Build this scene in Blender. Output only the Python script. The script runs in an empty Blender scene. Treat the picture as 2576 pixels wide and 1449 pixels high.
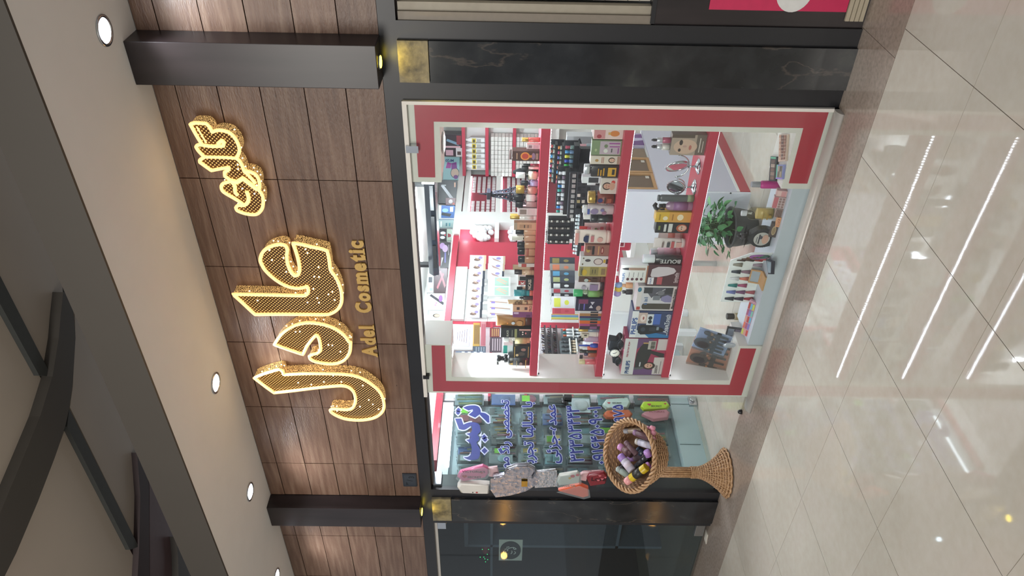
import bpy, bmesh, math, random
from mathutils import Vector, Matrix
from mathutils.geometry import tessellate_polygon
S = bpy.context.scene
COL = S.collection
random.seed(7)
# ------------------------------------------------------------------ camera (held sideways: the picture lies on its side)
CAMH = 1.676
YAW, PITCH, ROLL, FPX = 0.666489577, -0.0121786612, 0.0149739127, 1897.46
cF = Vector((-math.sin(YAW)*math.cos(PITCH), math.cos(YAW)*math.cos(PITCH), math.sin(PITCH)))
cR = Vector((math.cos(YAW), math.sin(YAW), 0)); cU = cR.cross(cF)
cR = cR*math.cos(ROLL) + cU*math.sin(ROLL); cU = cR.cross(cF)
CAM = Vector((0, -3.553, CAMH))
cd = bpy.data.cameras.new('camera'); cam = bpy.data.objects.new('camera', cd); COL.objects.link(cam)
M3 = Matrix((-cU, cR, -cF)).transposed()
cam.matrix_world = Matrix.Translation(CAM) @ M3.to_4x4()
cd.sensor_width = 36; cd.lens = 36*FPX/2576; cd.clip_start = 0.05; cd.clip_end = 100
S.camera = cam
# ------------------------------------------------------------------ colour management, world, front fill, window lamps
vs = S.view_settings; vs.view_transform = 'Standard'; vs.look = 'None'; vs.gamma = 1; vs.use_curve_mapping = False
vs.exposure = 0.0
W_ = bpy.data.worlds.new('mall_air'); S.world = W_; W_.use_nodes = True
bg = W_.node_tree.nodes['Background']; bg.inputs[0].default_value = (0.92, 0.95, 1.0, 1); bg.inputs[1].default_value = 0.46
def lamp(name, kind, loc, energy, col=(1, 1, 1), size=0.1, size_y=None, rot=(0, 0, 0), spot=None, blend=0.4):
    d = bpy.data.lights.new(name, kind); d.energy = energy; d.color = col
    if kind == 'AREA':
        d.size = size
        if size_y: d.shape = 'RECTANGLE'; d.size_y = size_y
    else: d.shadow_soft_size = size
    if kind == 'SPOT': d.spot_size = spot; d.spot_blend = blend
    o = bpy.data.objects.new(name, d); COL.objects.link(o); o.location = loc; o.rotation_euler = rot
    return o
COOL = (0.86, 0.93, 1.0); WARM = (1.0, 0.68, 0.36)
lamp('front_fill', 'AREA', (-2.5, -7.5, 4.0), 330, (1, .95, .88), 5, 2, (math.radians(62), 0, 0))  # added fill behind the camera, brightens the upright faces of the shopfront
pass
for x in (-1.95, -3.40):
    lamp('window_top_lamp', 'SPOT', (x, .12, 1.985), 55, COOL, .03, spot=math.radians(120))
# ------------------------------------------------------------------ helpers
def at(x, y, **k):
    """photograph pixel -> point of the place on the plane X=, Y= or Z="""
    a = 'XYZ'.index(next(iter(k))); v = next(iter(k.values()))
    d = cF*FPX + cR*(724.5-y) - cU*(x-1288)
    return CAM + d*((v-CAM[a])/d[a])
def xat(y, z, Y):
    """world x at photograph row y, on depth Y and height z"""
    p = at(1400, y, Y=Y)
    for _ in range(3):
        d = Vector((p.x, Y, z))-CAM; px = 1288-(d.dot(cU))*FPX/d.dot(cF)
        p = at(px, y, Y=Y)
    return p.x
def lin(c):
    if isinstance(c, str):
        c = c.lstrip('#'); c = tuple(int(c[i:i+2], 16)/255 for i in (0, 2, 4))
    return tuple((v/12.92 if v <= .04045 else ((v+.055)/1.055)**2.4) for v in c[:3])
MATS = {}
def mat(c, rough=.5, metal=0, var=.12, scale=30, bump=0, emit=None, coat=0, trans=0, spec=.5, stretch=None):
    key = (c, rough, metal, var, scale, bump, emit, coat, trans, spec, stretch)
    if key in MATS: return MATS[key]
    m = bpy.data.materials.new('surface'); m.use_nodes = True; MATS[key] = m
    n = m.node_tree.nodes; l = m.node_tree.links; b = n['Principled BSDF']
    col = lin(c)
    tc = n.new('ShaderNodeTexCoord'); nz = n.new('ShaderNodeTexNoise'); nz.inputs['Scale'].default_value = scale; nz.inputs['Detail'].default_value = 4
    src = tc.outputs['Object']
    if stretch:
        mp = n.new('ShaderNodeMapping'); mp.inputs['Scale'].default_value = stretch; l.new(src, mp.inputs[0]); src = mp.outputs[0]
    l.new(src, nz.inputs['Vector'])
    mx = n.new('ShaderNodeMix'); mx.data_type = 'RGBA'
    mx.inputs[6].default_value = (*[v*(1-var) for v in col], 1); mx.inputs[7].default_value = (*[min(1, v*(1+var)) for v in col], 1)
    l.new(nz.outputs['Fac'], mx.inputs[0]); l.new(mx.outputs[2], b.inputs['Base Color'])
    b.inputs['Roughness'].default_value = rough; b.inputs['Metallic'].default_value = metal
    b.inputs['Coat Weight'].default_value = coat; b.inputs['Transmission Weight'].default_value = trans
    b.inputs['Specular IOR Level'].default_value = spec
    if bump:
        bp = n.new('ShaderNodeBump'); bp.inputs['Strength'].default_value = bump; bp.inputs['Distance'].default_value = .004
        l.new(nz.outputs['Fac'], bp.inputs['Height']); l.new(bp.outputs[0], b.inputs['Normal'])
    if emit:
        b.inputs['Emission Color'].default_value = (*lin(emit[0]), 1); b.inputs['Emission Strength'].default_value = emit[1]
    return m
def clear(tint='#eef6f4', refl=1.0, haze=.0):
    """thin clear glass or film: see-through plus a sharp surface reflection, and a little milky haze"""
    key = ('clear', tint, refl, haze)
    if key in MATS: return MATS[key]
    m = bpy.data.materials.new('clear_sheet'); m.use_nodes = True; MATS[key] = m
    n = m.node_tree.nodes; l = m.node_tree.links; n.clear()
    o = n.new('ShaderNodeOutputMaterial'); t = n.new('ShaderNodeBsdfTransparent'); g = n.new('ShaderNodeBsdfGlossy'); mx = n.new('ShaderNodeMixShader')
    t.inputs[0].default_value = (*lin(tint), 1); g.inputs['Roughness'].default_value = .02
    lw_ = n.new('ShaderNodeLayerWeight'); lw_.inputs[0].default_value = .5
    pw = n.new('ShaderNodeMath'); pw.operation = 'POWER'; pw.inputs[1].default_value = 5; l.new(lw_.outputs['Facing'], pw.inputs[0])
    ml = n.new('ShaderNodeMath'); ml.operation = 'MULTIPLY_ADD'; ml.inputs[1].default_value = .9*refl; ml.inputs[2].default_value = .04*refl; ml.use_clamp = True; l.new(pw.outputs[0], ml.inputs[0])
    l.new(ml.outputs[0], mx.inputs[0]); l.new(t.outputs[0], mx.inputs[1]); l.new(g.outputs[0], mx.inputs[2])
    out = mx.outputs[0]
    if haze:
        d = n.new('ShaderNodeBsdfDiffuse'); d.inputs[0].default_value = (.85, .9, .92, 1); m2 = n.new('ShaderNodeMixShader')
        nz = n.new('ShaderNodeTexNoise'); nz.inputs['Scale'].default_value = 60
        m3 = n.new('ShaderNodeMath'); m3.operation = 'MULTIPLY'; m3.inputs[1].default_value = haze*2; l.new(nz.outputs['Fac'], m3.inputs[0])
        l.new(m3.outputs[0], m2.inputs[0]); l.new(out, m2.inputs[1]); l.new(d.outputs[0], m2.inputs[2]); out = m2.outputs[0]
    l.new(out, o.inputs[0])
    return m
class MB:
    """collects shapes, builds ONE mesh object"""
    def __init__(s): s.bm = bmesh.new()
    def _xf(s, vs, M):
        if M is not None:
            for v in vs: v.co = M @ v.co
    def box(s, a, b, M=None):
        (x0, y0, z0), (x1, y1, z1) = a, b
        v = [s.bm.verts.new(c) for c in ((x0,y0,z0),(x1,y0,z0),(x1,y1,z0),(x0,y1,z0),(x0,y0,z1),(x1,y0,z1),(x1,y1,z1),(x0,y1,z1))]
        for f in ((3,2,1,0),(4,5,6,7),(0,1,5,4),(1,2,6,5),(2,3,7,6),(3,0,4,7)): s.bm.faces.new([v[i] for i in f])
        s._xf(v, M); return s
    def lathe(s, prof, n=16, sx=1, sy=1, M=None, sq=0, smooth=True):
        """prof: [(r, z)...] about z; sq rounds the section towards a square"""
        rings = []; new = []
        for r, z in prof:
            ring = []
            for i in range(n):
                t = 2*math.pi*(i+.5)/n; c, q = math.cos(t), math.sin(t)
                k = 1/max(abs(c), abs(q)) if sq else 1
                k = 1+(k-1)*sq
                v = s.bm.verts.new((r*c*k*sx, r*q*k*sy, z)); ring.append(v); new.append(v)
            rings.append(ring)
        for a, b in zip(rings, rings[1:]):
            for i in range(n):
                f = s.bm.faces.new((a[i], a[(i+1) % n], b[(i+1) % n], b[i])); f.smooth = smooth
        s.bm.faces.new(rings[0][::-1]); s.bm.faces.new(rings[-1])
        s._xf(new, M); return s
    def cyl(s, p, q, r, n=12, r2=None):
        p, q = Vector(p), Vector(q); d = q-p
        M = Matrix.Translation(p) @ d.to_track_quat('Z', 'Y').to_matrix().to_4x4()
        return s.lathe([(r, 0), (r if r2 is None else r2, d.length)], n, M=M)
    def ball(s, c, r, n=12, sx=1, sy=1, sz=1, M=None):
        T = Matrix.Translation(c) @ Matrix.Diagonal((1, 1, sz, 1))
        if M is not None: T = M @ T
        pr = [(max(.001, r*math.sin(math.pi*i/8)), -r*math.cos(math.pi*i/8)) for i in range(9)]
        return s.lathe(pr, n, sx, sy, T)
    def prism(s, pts, f, d):
        """closed outline pts (2-D) -> solid; f(u,v,w) maps to 3-D, w runs 0..d"""
        n = len(pts)
        a = [s.bm.verts.new(f(u, v, 0)) for u, v in pts]; b = [s.bm.verts.new(f(u, v, d)) for u, v in pts]
        tris = tessellate_polygon([[Vector((u, v, 0)) for u, v in pts]])
        for t in tris:
            try: s.bm.faces.new([a[i] for i in t]); s.bm.faces.new([b[i] for i in reversed(t)])
            except ValueError: pass
        for i in range(n):
            try: s.bm.faces.new((a[i], b[i], b[(i+1) % n], a[(i+1) % n]))
            except ValueError: pass
        return s
    def tube(s, pts, r, n=8, closed=False, smooth=True):
        pts = [Vector(p) for p in pts]; k = len(pts); rings = []
        up = None
        for i, p in enumerate(pts):
            if closed: t = (pts[(i+1) % k]-pts[i-1])
            else: t = pts[min(i+1, k-1)]-pts[max(i-1, 0)]
            if t.length < 1e-9: t = Vector((0, 0, 1))
            t.normalize()
            if up is None:
                up = t.orthogonal().normalized()
            up = (up-t*up.dot(t))
            if up.length < 1e-6: up = t.orthogonal()
            up.normalize(); w = t.cross(up)
            rr = r[i] if isinstance(r, (list, tuple)) else r
            rings.append([s.bm.verts.new(p+(up*math.cos(2*math.pi*j/n)+w*math.sin(2*math.pi*j/n))*rr) for j in range(n)])
        last = None
        if closed:
            a, b = rings[-1], rings[0]
            off = min(range(n), key=lambda o: (a[0].co-b[o].co).length)
            for j in range(n):
                f = s.bm.faces.new((a[j], a[(j+1) % n], b[(j+1+off) % n], b[(j+off) % n])); f.smooth = smooth
        for a, b in zip(rings, rings[1:]):
            for j in range(n):
                f = s.bm.faces.new((a[j], a[(j+1) % n], b[(j+1) % n], b[j])); f.smooth = smooth
        if not closed: s.bm.faces.new(rings[0][::-1]); s.bm.faces.new(rings[-1])
        return s
    def quad(s, p):
        s.bm.faces.new([s.bm.verts.new(q) for q in p]); return s
    def loft(s, rings, cap=True, smooth=True):
        rr = [[s.bm.verts.new(p) for p in r] for r in rings]; n = len(rr[0])
        for a, b in zip(rr, rr[1:]):
            for i in range(n):
                f = s.bm.faces.new((a[i], a[(i+1) % n], b[(i+1) % n], b[i])); f.smooth = smooth
        if cap: s.bm.faces.new(rr[0][::-1]); s.bm.faces.new(rr[-1])
        return s
    def build(s, name, m, parent=None, bevel=0):
        bmesh.ops.recalc_face_normals(s.bm, faces=s.bm.faces)
        if bevel:
            bmesh.ops.bevel(s.bm, geom=s.bm.edges[:], offset=bevel, segments=2, affect='EDGES', profile=.6)
        me = bpy.data.meshes.new(name); s.bm.to_mesh(me); s.bm.free()
        if isinstance(m, (list, tuple)):
            for q in m: me.materials.append(q)
        else: me.materials.append(m)
        o = bpy.data.objects.new(name, me); COL.objects.link(o)
        if parent: o.parent = parent
        return o
def tag(o, label=None, cat=None, group=None, kind=None):
    if label: o['label'] = label
    if cat: o['category'] = cat
    if group: o['group'] = group
    if kind: o['kind'] = kind
    return o
def check(label):
    if label and len(label.split()) > 16: print('LONG LABEL', len(label.split()), label)
def thing(name, label, cat, loc=(0, 0, 0), rz=0, group=None):
    o = bpy.data.objects.new(name, None); COL.objects.link(o); o.empty_display_size = .05
    o.location = loc; o.rotation_euler = (0, 0, rz); check(label)
    return tag(o, label, cat, group)
def struct(name, loc=(0, 0, 0)):
    o = bpy.data.objects.new(name, None); COL.objects.link(o); o.location = loc; o['kind'] = 'structure'; return o
TXT = {}
def text_bm(mb, s, size, M, bold=0, depth=.001, center=True):
    """adds lettering to a mesh; M places it (text lies in local xy)"""
    key = (s, bold)
    if key not in TXT:
        c = bpy.data.curves.new('t', 'FONT'); c.body = s; c.size = 1; c.offset = bold; c.resolution_u = 3
        if center: c.align_x = 'CENTER'; c.align_y = 'CENTER'
        o = bpy.data.objects.new('t', c); me = bpy.data.meshes.new_from_object(o)
        vs_ = [v.co.copy() for v in me.vertices]; fs = [tuple(p.vertices) for p in me.polygons]
        bpy.data.objects.remove(o); bpy.data.meshes.remove(me); bpy.data.curves.remove(c)
        if vs_:   # centre on the ink
            cx = (min(v.x for v in vs_)+max(v.x for v in vs_))/2; cy = (min(v.y for v in vs_)+max(v.y for v in vs_))/2
            vs_ = [Vector((v.x-cx, v.y-cy, v.z)) for v in vs_]
        TXT[key] = (vs_, fs)
    vs_, fs = TXT[key]
    a = [mb.bm.verts.new(M @ Vector((v.x*size, v.y*size, 0))) for v in vs_]
    for f in fs:
        try: mb.bm.faces.new([a[i] for i in f])
        except ValueError: pass
    return mb
def text_w(s, bold=0):
    mb = MB(); text_bm(mb, s, 1, Matrix(), bold); mb.bm.free()
    v = TXT[(s, bold)][0]
    return (max(p.x for p in v)-min(p.x for p in v), max(p.y for p in v)-min(p.y for p in v)) if v else (1, 1)
def fat_text(mb, s, M, grow, n=12):
    """lettering thickened by grow (two sizes, sx and sy, in text units)"""
    text_bm(mb, s, 1, M)
    for i in range(n):
        a = 2*math.pi*i/n; text_bm(mb, s, 1, M @ Matrix.Translation((grow[0]*math.cos(a), grow[1]*math.sin(a), -.00005*(i+1))))
FRONT = Matrix(((1, 0, 0), (0, 0, -1), (0, 1, 0)))   # text xy -> world xz, facing -y
def spline(pts, closed=True, sub=5, corner=50):
    """smooth outline through the points, keeping sharp corners sharp"""
    n = len(pts); P = [Vector(p) for p in pts]; out = []
    def sharp(i):
        if not closed and i in (0, n-1): return True
        a = P[i]-P[i-1]; b = P[(i+1) % n]-P[i]
        return a.length < 1e-9 or b.length < 1e-9 or math.degrees(a.angle(b)) > corner
    sh = [sharp(i) for i in range(n)]
    for i in range(n if closed else n-1):
        p1, p2 = P[i], P[(i+1) % n]
        m1 = Vector((0, 0)) if False else ((p2-P[i-1])*.5 if not sh[i] else (p2-p1)*.5)
        m2 = ((P[(i+2) % n]-p1)*.5 if not sh[(i+1) % n] else (p2-p1)*.5)
        L = (p2-p1).length
        for m in (m1, m2):
            if m.length > L*1.1: m *= L*1.1/m.length
        for k in range(sub):
            t = k/sub; t2, t3 = t*t, t*t*t
            out.append(p1*(2*t3-3*t2+1)+m1*(t3-2*t2+t)+p2*(-2*t3+3*t2)+m2*(t3-t2))
    if not closed: out.append(P[-1])
    return out
# ------------------------------------------------------------------ materials of the place
m_white = mat('#e9e9e6', .45, var=.03); m_frame = mat('#dcd8d0', .4, var=.03); m_red = mat('#b03040', .28, var=.05, coat=.3)
m_redmat = mat('#b8344a', .35, var=.05); m_black = mat('#17181c', .38, var=.2); m_chrome = mat('#c8ccd0', .12, 1, .03)
m_alu = mat('#bdb8b0', .3, .1, .04); m_blackpl = mat('#141418', .3, var=.15); m_gold = mat('#b8904a', .28, 1, .08)
m_soffit = mat('#f3f2ef', .75, var=.03, scale=6); m_darkceil = mat('#4a453f', .55, var=.06, scale=3)
m_lightstrip = mat('#ffffff', .4, emit=('#eaf2ff', 9.0)); m_lens = mat('#ffffff', .4, emit=('#e8f0ff', 14.0))
def tex_mat(kind):
    m = bpy.data.materials.new(kind); m.use_nodes = True; n = m.node_tree.nodes; l = m.node_tree.links; b = n['Principled BSDF']
    tc = n.new('ShaderNodeTexCoord'); oi = n.new('ShaderNodeObjectInfo'); geo = n.new('ShaderNodeNewGeometry')
    def noise(scale, stretch=None, detail=6, src=None):
        mp = n.new('ShaderNodeMapping'); l.new(src or geo.outputs['Position'], mp.inputs[0])
        if stretch: mp.inputs['Scale'].default_value = stretch
        z = n.new('ShaderNodeTexNoise'); z.inputs['Scale'].default_value = scale; z.inputs['Detail'].default_value = detail; l.new(mp.outputs[0], z.inputs['Vector']); return z
    def ramp(src, stops):
        r = n.new('ShaderNodeValToRGB'); l.new(src, r.inputs[0]); e = r.color_ramp.elements
        e[0].position, e[0].color = stops[0][0], (*lin(stops[0][1]), 1); e[1].position, e[1].color = stops[-1][0], (*lin(stops[-1][1]), 1)
        for p, c in stops[1:-1]:
            k = e.new(p); k.color = (*lin(c), 1)
        return r
    def mix(f, a, bb, mode='MIX'):
        x = n.new('ShaderNodeMix'); x.data_type = 'RGBA'; x.blend_type = mode
        if isinstance(f, float): x.inputs[0].default_value = f
        else: l.new(f, x.inputs[0])
        for i, q in ((6, a), (7, bb)):
            if isinstance(q, str): x.inputs[i].default_value = (*lin(q), 1)
            else: l.new(q, x.inputs[i])
        return x.outputs[2]
    bump = None
    if kind == 'travertine':
        z1 = noise(5, (.55, 1, 7.0)); z2 = noise(38, (.8, 1, 3.2)); z3 = noise(2.2)
        r1 = ramp(z1.outputs[0], [(.28, '#5a4235'), (.5, '#6b5243'), (.74, '#7f6857')])
        r2 = ramp(z2.outputs[0], [(.26, '#3a2d26'), (.31, '#ffffff'), (1, '#ffffff')])
        c = mix(.8, r1.outputs[0], r2.outputs[0], 'MULTIPLY')
        v = n.new('ShaderNodeHueSaturation'); l.new(c, v.inputs['Color'])
        ma = n.new('ShaderNodeMath'); ma.operation = 'MULTIPLY_ADD'; l.new(oi.outputs['Random'], ma.inputs[0]); ma.inputs[1].default_value = .22; ma.inputs[2].default_value = .90; l.new(ma.outputs[0], v.inputs['Value'])
        l.new(v.outputs[0], b.inputs['Base Color']); b.inputs['Roughness'].default_value = .38; bump = (z2.outputs[0], .35)
    elif kind == 'marble_dark':
        z1 = noise(7); z2 = noise(3.1, (1, 1, .35), 8)
        r1 = ramp(z1.outputs[0], [(.35, '#17191b'), (.6, '#26282a'), (.8, '#3b3e3a')])
        r2 = ramp(z2.outputs[0], [(.492, '#000000'), (.5, '#b09a86'), (.508, '#000000')])
        c = mix(.10, r1.outputs[0], r2.outputs[0], 'SCREEN'); l.new(c, b.inputs['Base Color']); b.inputs['Roughness'].default_value = .12
    elif kind == 'slate_rough':
        z1 = noise(14, None, 8); r1 = ramp(z1.outputs[0], [(.3, '#3a352a'), (.7, '#8a7f62')]); l.new(r1.outputs[0], b.inputs['Base Color']); b.inputs['Roughness'].default_value = .5; bump = (z1.outputs[0], 1.0)
    elif kind == 'floor_tile':
        z1 = noise(1.1); z2 = noise(22)
        r1 = ramp(z1.outputs[0], [(.3, '#b4ada0'), (.55, '#beb7ab'), (.75, '#c1b7ad')])
        r2 = ramp(z2.outputs[0], [(.3, '#f3efe9'), (.7, '#ffffff')]); c = mix(.6, r1.outputs[0], r2.outputs[0], 'MULTIPLY')
        v = n.new('ShaderNodeHueSaturation'); l.new(c, v.inputs['Color'])
        ma = n.new('ShaderNodeMath'); ma.operation = 'MULTIPLY_ADD'; l.new(oi.outputs['Random'], ma.inputs[0]); ma.inputs[1].default_value = .05; ma.inputs[2].default_value = .97; l.new(ma.outputs[0], v.inputs['Value'])
        l.new(v.outputs[0], b.inputs['Base Color']); b.inputs['Roughness'].default_value = .035
    elif kind == 'granite_brown':
        z1 = noise(50, None, 8); z2 = noise(2.5)
        r1 = ramp(z1.outputs[0], [(.3, '#887c71'), (.5, '#968a7f'), (.75, '#a1958a')]); r2 = ramp(z2.outputs[0], [(.3, '#e8ddd2'), (.7, '#ffffff')])
        l.new(mix(.7, r1.outputs[0], r2.outputs[0], 'MULTIPLY'), b.inputs['Base Color']); b.inputs['Roughness'].default_value = .16
    elif kind == 'wood_dark':
        z1 = noise(12, (1, 1, .12)); r1 = ramp(z1.outputs[0], [(.3, '#1c1718'), (.7, '#2c2425')]); l.new(r1.outputs[0], b.inputs['Base Color']); b.inputs['Roughness'].default_value = .32
    elif kind == 'wicker':
        z1 = noise(60, None, 3); r1 = ramp(z1.outputs[0], [(.3, '#94704f'), (.55, '#b38d66'), (.75, '#c9a781')]); l.new(r1.outputs[0], b.inputs['Base Color']); b.inputs['Roughness'].default_value = .42; bump = (z1.outputs[0], .2)
    elif kind == 'sign_face':   # brown acrylic with a fine grid of tiny warm leds
        mp = n.new('ShaderNodeMapping'); mp.inputs['Scale'].default_value = (66, 66, 66); mp.inputs['Rotation'].default_value = (0, math.radians(45), 0); l.new(geo.outputs['Position'], mp.inputs[0])
        sx = n.new('ShaderNodeSeparateXYZ'); l.new(mp.outputs[0], sx.inputs[0])
        def cell(o):
            a = n.new('ShaderNodeMath'); a.operation = 'FRACT'; l.new(o, a.inputs[0]); s_ = n.new('ShaderNodeMath'); s_.operation = 'SUBTRACT'; l.new(a.outputs[0], s_.inputs[0]); s_.inputs[1].default_value = .5
            p = n.new('ShaderNodeMath'); p.operation = 'MULTIPLY'; l.new(s_.outputs[0], p.inputs[0]); l.new(s_.outputs[0], p.inputs[1]); return p.outputs[0]
        ad = n.new('ShaderNodeMath'); ad.operation = 'ADD'; l.new(cell(sx.outputs[0]), ad.inputs[0]); l.new(cell(sx.outputs[2]), ad.inputs[1])
        lt = n.new('ShaderNodeMath'); lt.operation = 'LESS_THAN'; l.new(ad.outputs[0], lt.inputs[0]); lt.inputs[1].default_value = .075
        b.inputs['Base Color'].default_value = (*lin('#4a3010'), 1); b.inputs['Roughness'].default_value = .15
        b.inputs['Emission Color'].default_value = (*lin('#ffcf7a'), 1)
        ms = n.new('ShaderNodeMath'); ms.operation = 'MULTIPLY'; l.new(lt.outputs[0], ms.inputs[0]); ms.inputs[1].default_value = 1.0; l.new(ms.outputs[0], b.inputs['Emission Strength'])
    elif kind == 'sign_side':   # pierced gold band lit from inside
        vo = n.new('ShaderNodeTexVoronoi'); vo.feature = 'DISTANCE_TO_EDGE'; vo.inputs['Scale'].default_value = 105; l.new(geo.outputs['Position'], vo.inputs['Vector'])
        gt = n.new('ShaderNodeMath'); gt.operation = 'LESS_THAN'; l.new(vo.outputs['Distance'], gt.inputs[0]); gt.inputs[1].default_value = .13
        l.new(mix(gt.outputs[0], '#4a3418', '#d2ab6c'), b.inputs['Base Color']); b.inputs['Metallic'].default_value = .3; b.inputs['Roughness'].default_value = .3
        b.inputs['Emission Color'].default_value = (*lin('#e6b874'), 1)
        ms = n.new('ShaderNodeMath'); ms.operation = 'MULTIPLY'; l.new(gt.outputs[0], ms.inputs[0]); ms.inputs[1].default_value = .75; l.new(ms.outputs[0], b.inputs['Emission Strength'])
    if bump:
        bp = n.new('ShaderNodeBump'); bp.inputs['Strength'].default_value = bump[1]; bp.inputs['Distance'].default_value = .006; l.new(bump[0], bp.inputs['Height']); l.new(bp.outputs[0], b.inputs['Normal'])
    return m
m_trav, m_marble, m_slate, m_tile, m_granite, m_wood, m_wicker, m_face, m_side = [tex_mat(k) for k in ('travertine', 'marble_dark', 'slate_rough', 'floor_tile', 'granite_brown', 'wood_dark', 'wicker', 'sign_face', 'sign_side')]
def slab(name, a, b, m, parent=None, bevel=0):
    return MB().box(a, b).build(name, m, parent, bevel)
def copies(first, spots):
    """the first piece already stands at spots[0]; more of it share its mesh"""
    first.location = spots[0]
    for s_ in spots[1:]:
        c = first.copy(); COL.objects.link(c); c.parent = first.parent; c.location = s_
# ------------------------------------------------------------------ mall floor
fl = struct('floor')
slab('grout_bed', (-17, -12, -.06), (4, .3, -.004), mat('#8d857a', .6), fl)
t0 = slab('tile', (.0015, .0015, -.004), (.5985, .5985, 0), m_tile, fl)
copies(t0, [(-1.073+.6*i, -.385-.6*(j+1), 0) for j in range(5) for i in range(-11, 4)])
slab('far_paving', (-17, -12, -.004), (4, -3.385, 0), m_tile, fl)
st = struct('trim_1')
s0 = slab('stone_slab', (.001, -.384, -.004), (1.199, .06, .0005), m_granite, st); copies(s0, [(-8.4+1.2*i, 0, 0) for i in range(8)])
fi = struct('floor')
t1 = slab('tile', (.001, .001, -.004), (.599, .599, .0002), m_tile, fi); copies(t1, [(-5.1+.6*i, .06+.6*j, 0) for i in range(7) for j in range(9)])
slab('grout_bed', (-5.1, .06, -.06), (-1.2, 5.4, -.004), mat('#8d857a', .6), fi)
# ------------------------------------------------------------------ upper front wall, clad in travertine
wf = struct('wall_front')
slab('wall_core', (-8.2, .02, 2.18), (1.4, .14, 3.8), mat('#3a322c', .7), wf)
rows = [2.280, 2.470, 2.677, 2.897, 3.108, 3.314, 3.424]
def cols(xs):
    for i, (za, zb) in enumerate(zip(rows, rows[1:])):
        for xa, xb in zip(xs, xs[1:]):
            slab('stone_tile', (min(xa, xb)+.0025, -.002+random.uniform(-.0015, .0015), za+.0025), (max(xa, xb)-.0025, .02, zb-.0025), m_trav, wf)
cols([-1.49, -2.075, -2.665, -3.262, -3.857, -4.456, -4.83]); cols([1.3, .7, .1, -.5, -1.10, -1.28]); cols([-5.05, -5.365, -5.96, -6.55, -7.15, -7.75])
tr = struct('trim_2')      # black lintel and black jambs
slab('lintel', (-8.2, -.012, 2.195), (1.4, .10, 2.279), m_black, tr)
for xa, xb, y in ((-1.604, -1.502, -.012), (-1.294, -1.205, -.012), (-4.83, -4.735, -.012), (-5.16, -5.106, -.012), (-1.502, -1.294, .0), (-5.106, -4.83, .0)):
    slab('jamb', (xa, y, 0), (xb, .13, 2.195), m_black, tr)
pl = struct('wall_pier')   # two marble piers
for xa, xb in ((-1.502, -1.294), (-5.106, -4.83)):
    slab('marble_slab', (xa, -.03, 0), (xb, 0, 2.045), m_marble, pl)
    slab('rough_slab', (xa, -.03, 2.049), (xb, 0, 2.195), m_slate, pl, )
# ------------------------------------------------------------------ boxed brown columns over the piers, each with a yellow lamp below
zb = at(955, 235, Y=-.155).z
for i, (xa, xb, yf, lb) in enumerate(((-1.485, -1.276, -.155, 'dark brown boxed column hung over the nearer marble pier, topmost in the photo'), (-5.058, -4.83, -.125, 'dark brown boxed column hung over the farther marble pier by the dark shop'))):
    t = thing('boxed_column', lb, 'column', ((xa+xb)/2, 0, zb), group='brown boxed columns')
    w = (xb-xa)/2
    MB().box((-w, yf, 0), (w, -.004, 3.424-zb)).build('column_box', m_wood, t, .003)
    MB().lathe([(.034, -.004), (.04, 0.0)], 20, M=Matrix.Translation((0, yf*.5, -.001))).build('lamp_ring', m_chrome, t)
    MB().lathe([(.028, -.006), (.030, -.003)], 20, M=Matrix.Translation((0, yf*.5, -.0015))).build('lamp_lens', mat('#fff2b0', .4, emit=('#ffe23a', 12.0)), t)
    lamp('yellow_spot', 'SPOT', ((xa+xb)/2, yf*.5, zb-.02), 2.2, (1, .78, .12), .02, rot=(math.radians(14), 0, 0), spot=math.radians(115), blend=.6)
# ------------------------------------------------------------------ mall soffit and its downlights
so = struct('ceiling')
slab('soffit_board', (-8.2, -.87, 3.425), (1.4, .02, 3.64), m_soffit, so)
slab('soffit_fascia', (-8.2, -.885, 3.42), (1.4, -.871, 3.655), m_darkceil, so)
def downlight(x, y, z, r, label, group, mr=m_chrome, ml=m_lens):
    t = thing('ceiling_light', label, 'ceiling light', (x, y, z), group=group)
    MB().lathe([(r*1.22, -.0005), (r*1.2, -.006), (r*1.0, -.007), (r*.97, -.001)], 28).build('light_ring', mr, t)
    MB().lathe([(r*.70, -.009), (r*.96, -.0025)], 28).build('light_lens', ml, t)
    return t
for x, nm in ((-1.181, 'round white soffit downlight above the nearer boxed column'), (-3.344, 'round soffit downlight in the middle, above the last neon letter'), (-4.419, 'round soffit downlight just before the farther boxed column'), (-5.5, 'round soffit downlight beyond the farther boxed column, cut by the frame')):
    downlight(x, -.285, 3.425, .056, nm, 'soffit downlights')
    lamp('soffit_spot', 'SPOT', (x, -.285, 3.40), 26, COOL, .045, spot=math.radians(140), blend=.7)
# ------------------------------------------------------------------ high atrium ceiling: plates between ribs
ac = struct('ceiling')
ZC = 4.2
slab('ceiling_slab', (-10, -3.2, ZC+.07), (2.5, 1.6, ZC+.25), mat('#3c3833', .7), ac)
def plate(name, px, z, d, m):
    P = [at(x, y, Z=z) for x, y in px]
    return MB().prism([(p.x, p.y) for p in P], lambda u, v, w: (u, v, z+w), d).build(name, m, ac)
m_plate = mat('#bdb2a6', .42, var=.05, scale=2); m_rib = mat('#4c4843', .5, var=.05, scale=4)
plate('ceiling_plate', [(0, 350), (152, 655), (158, 735), (150, 840), (132, 945), (104, 896), (0, 693), (-200, 320), (-200, -60)], ZC, .03, m_plate)
plate('ceiling_plate', [(0, 764), (70, 892), (99, 945), (120, 986), (100, 1050), (62, 1143), (0, 1290), (-120, 1560), (-500, 1560), (-300, 300)], ZC, .03, m_plate)
plate('ceiling_plate', [(190, 850), (183, 974), (176, 1025), (349, 1375), (353, 1247), (345, 1139), (338, 1085), (284, 963), (236, 850), (186, 745)], ZC, .03, m_plate)
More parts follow.
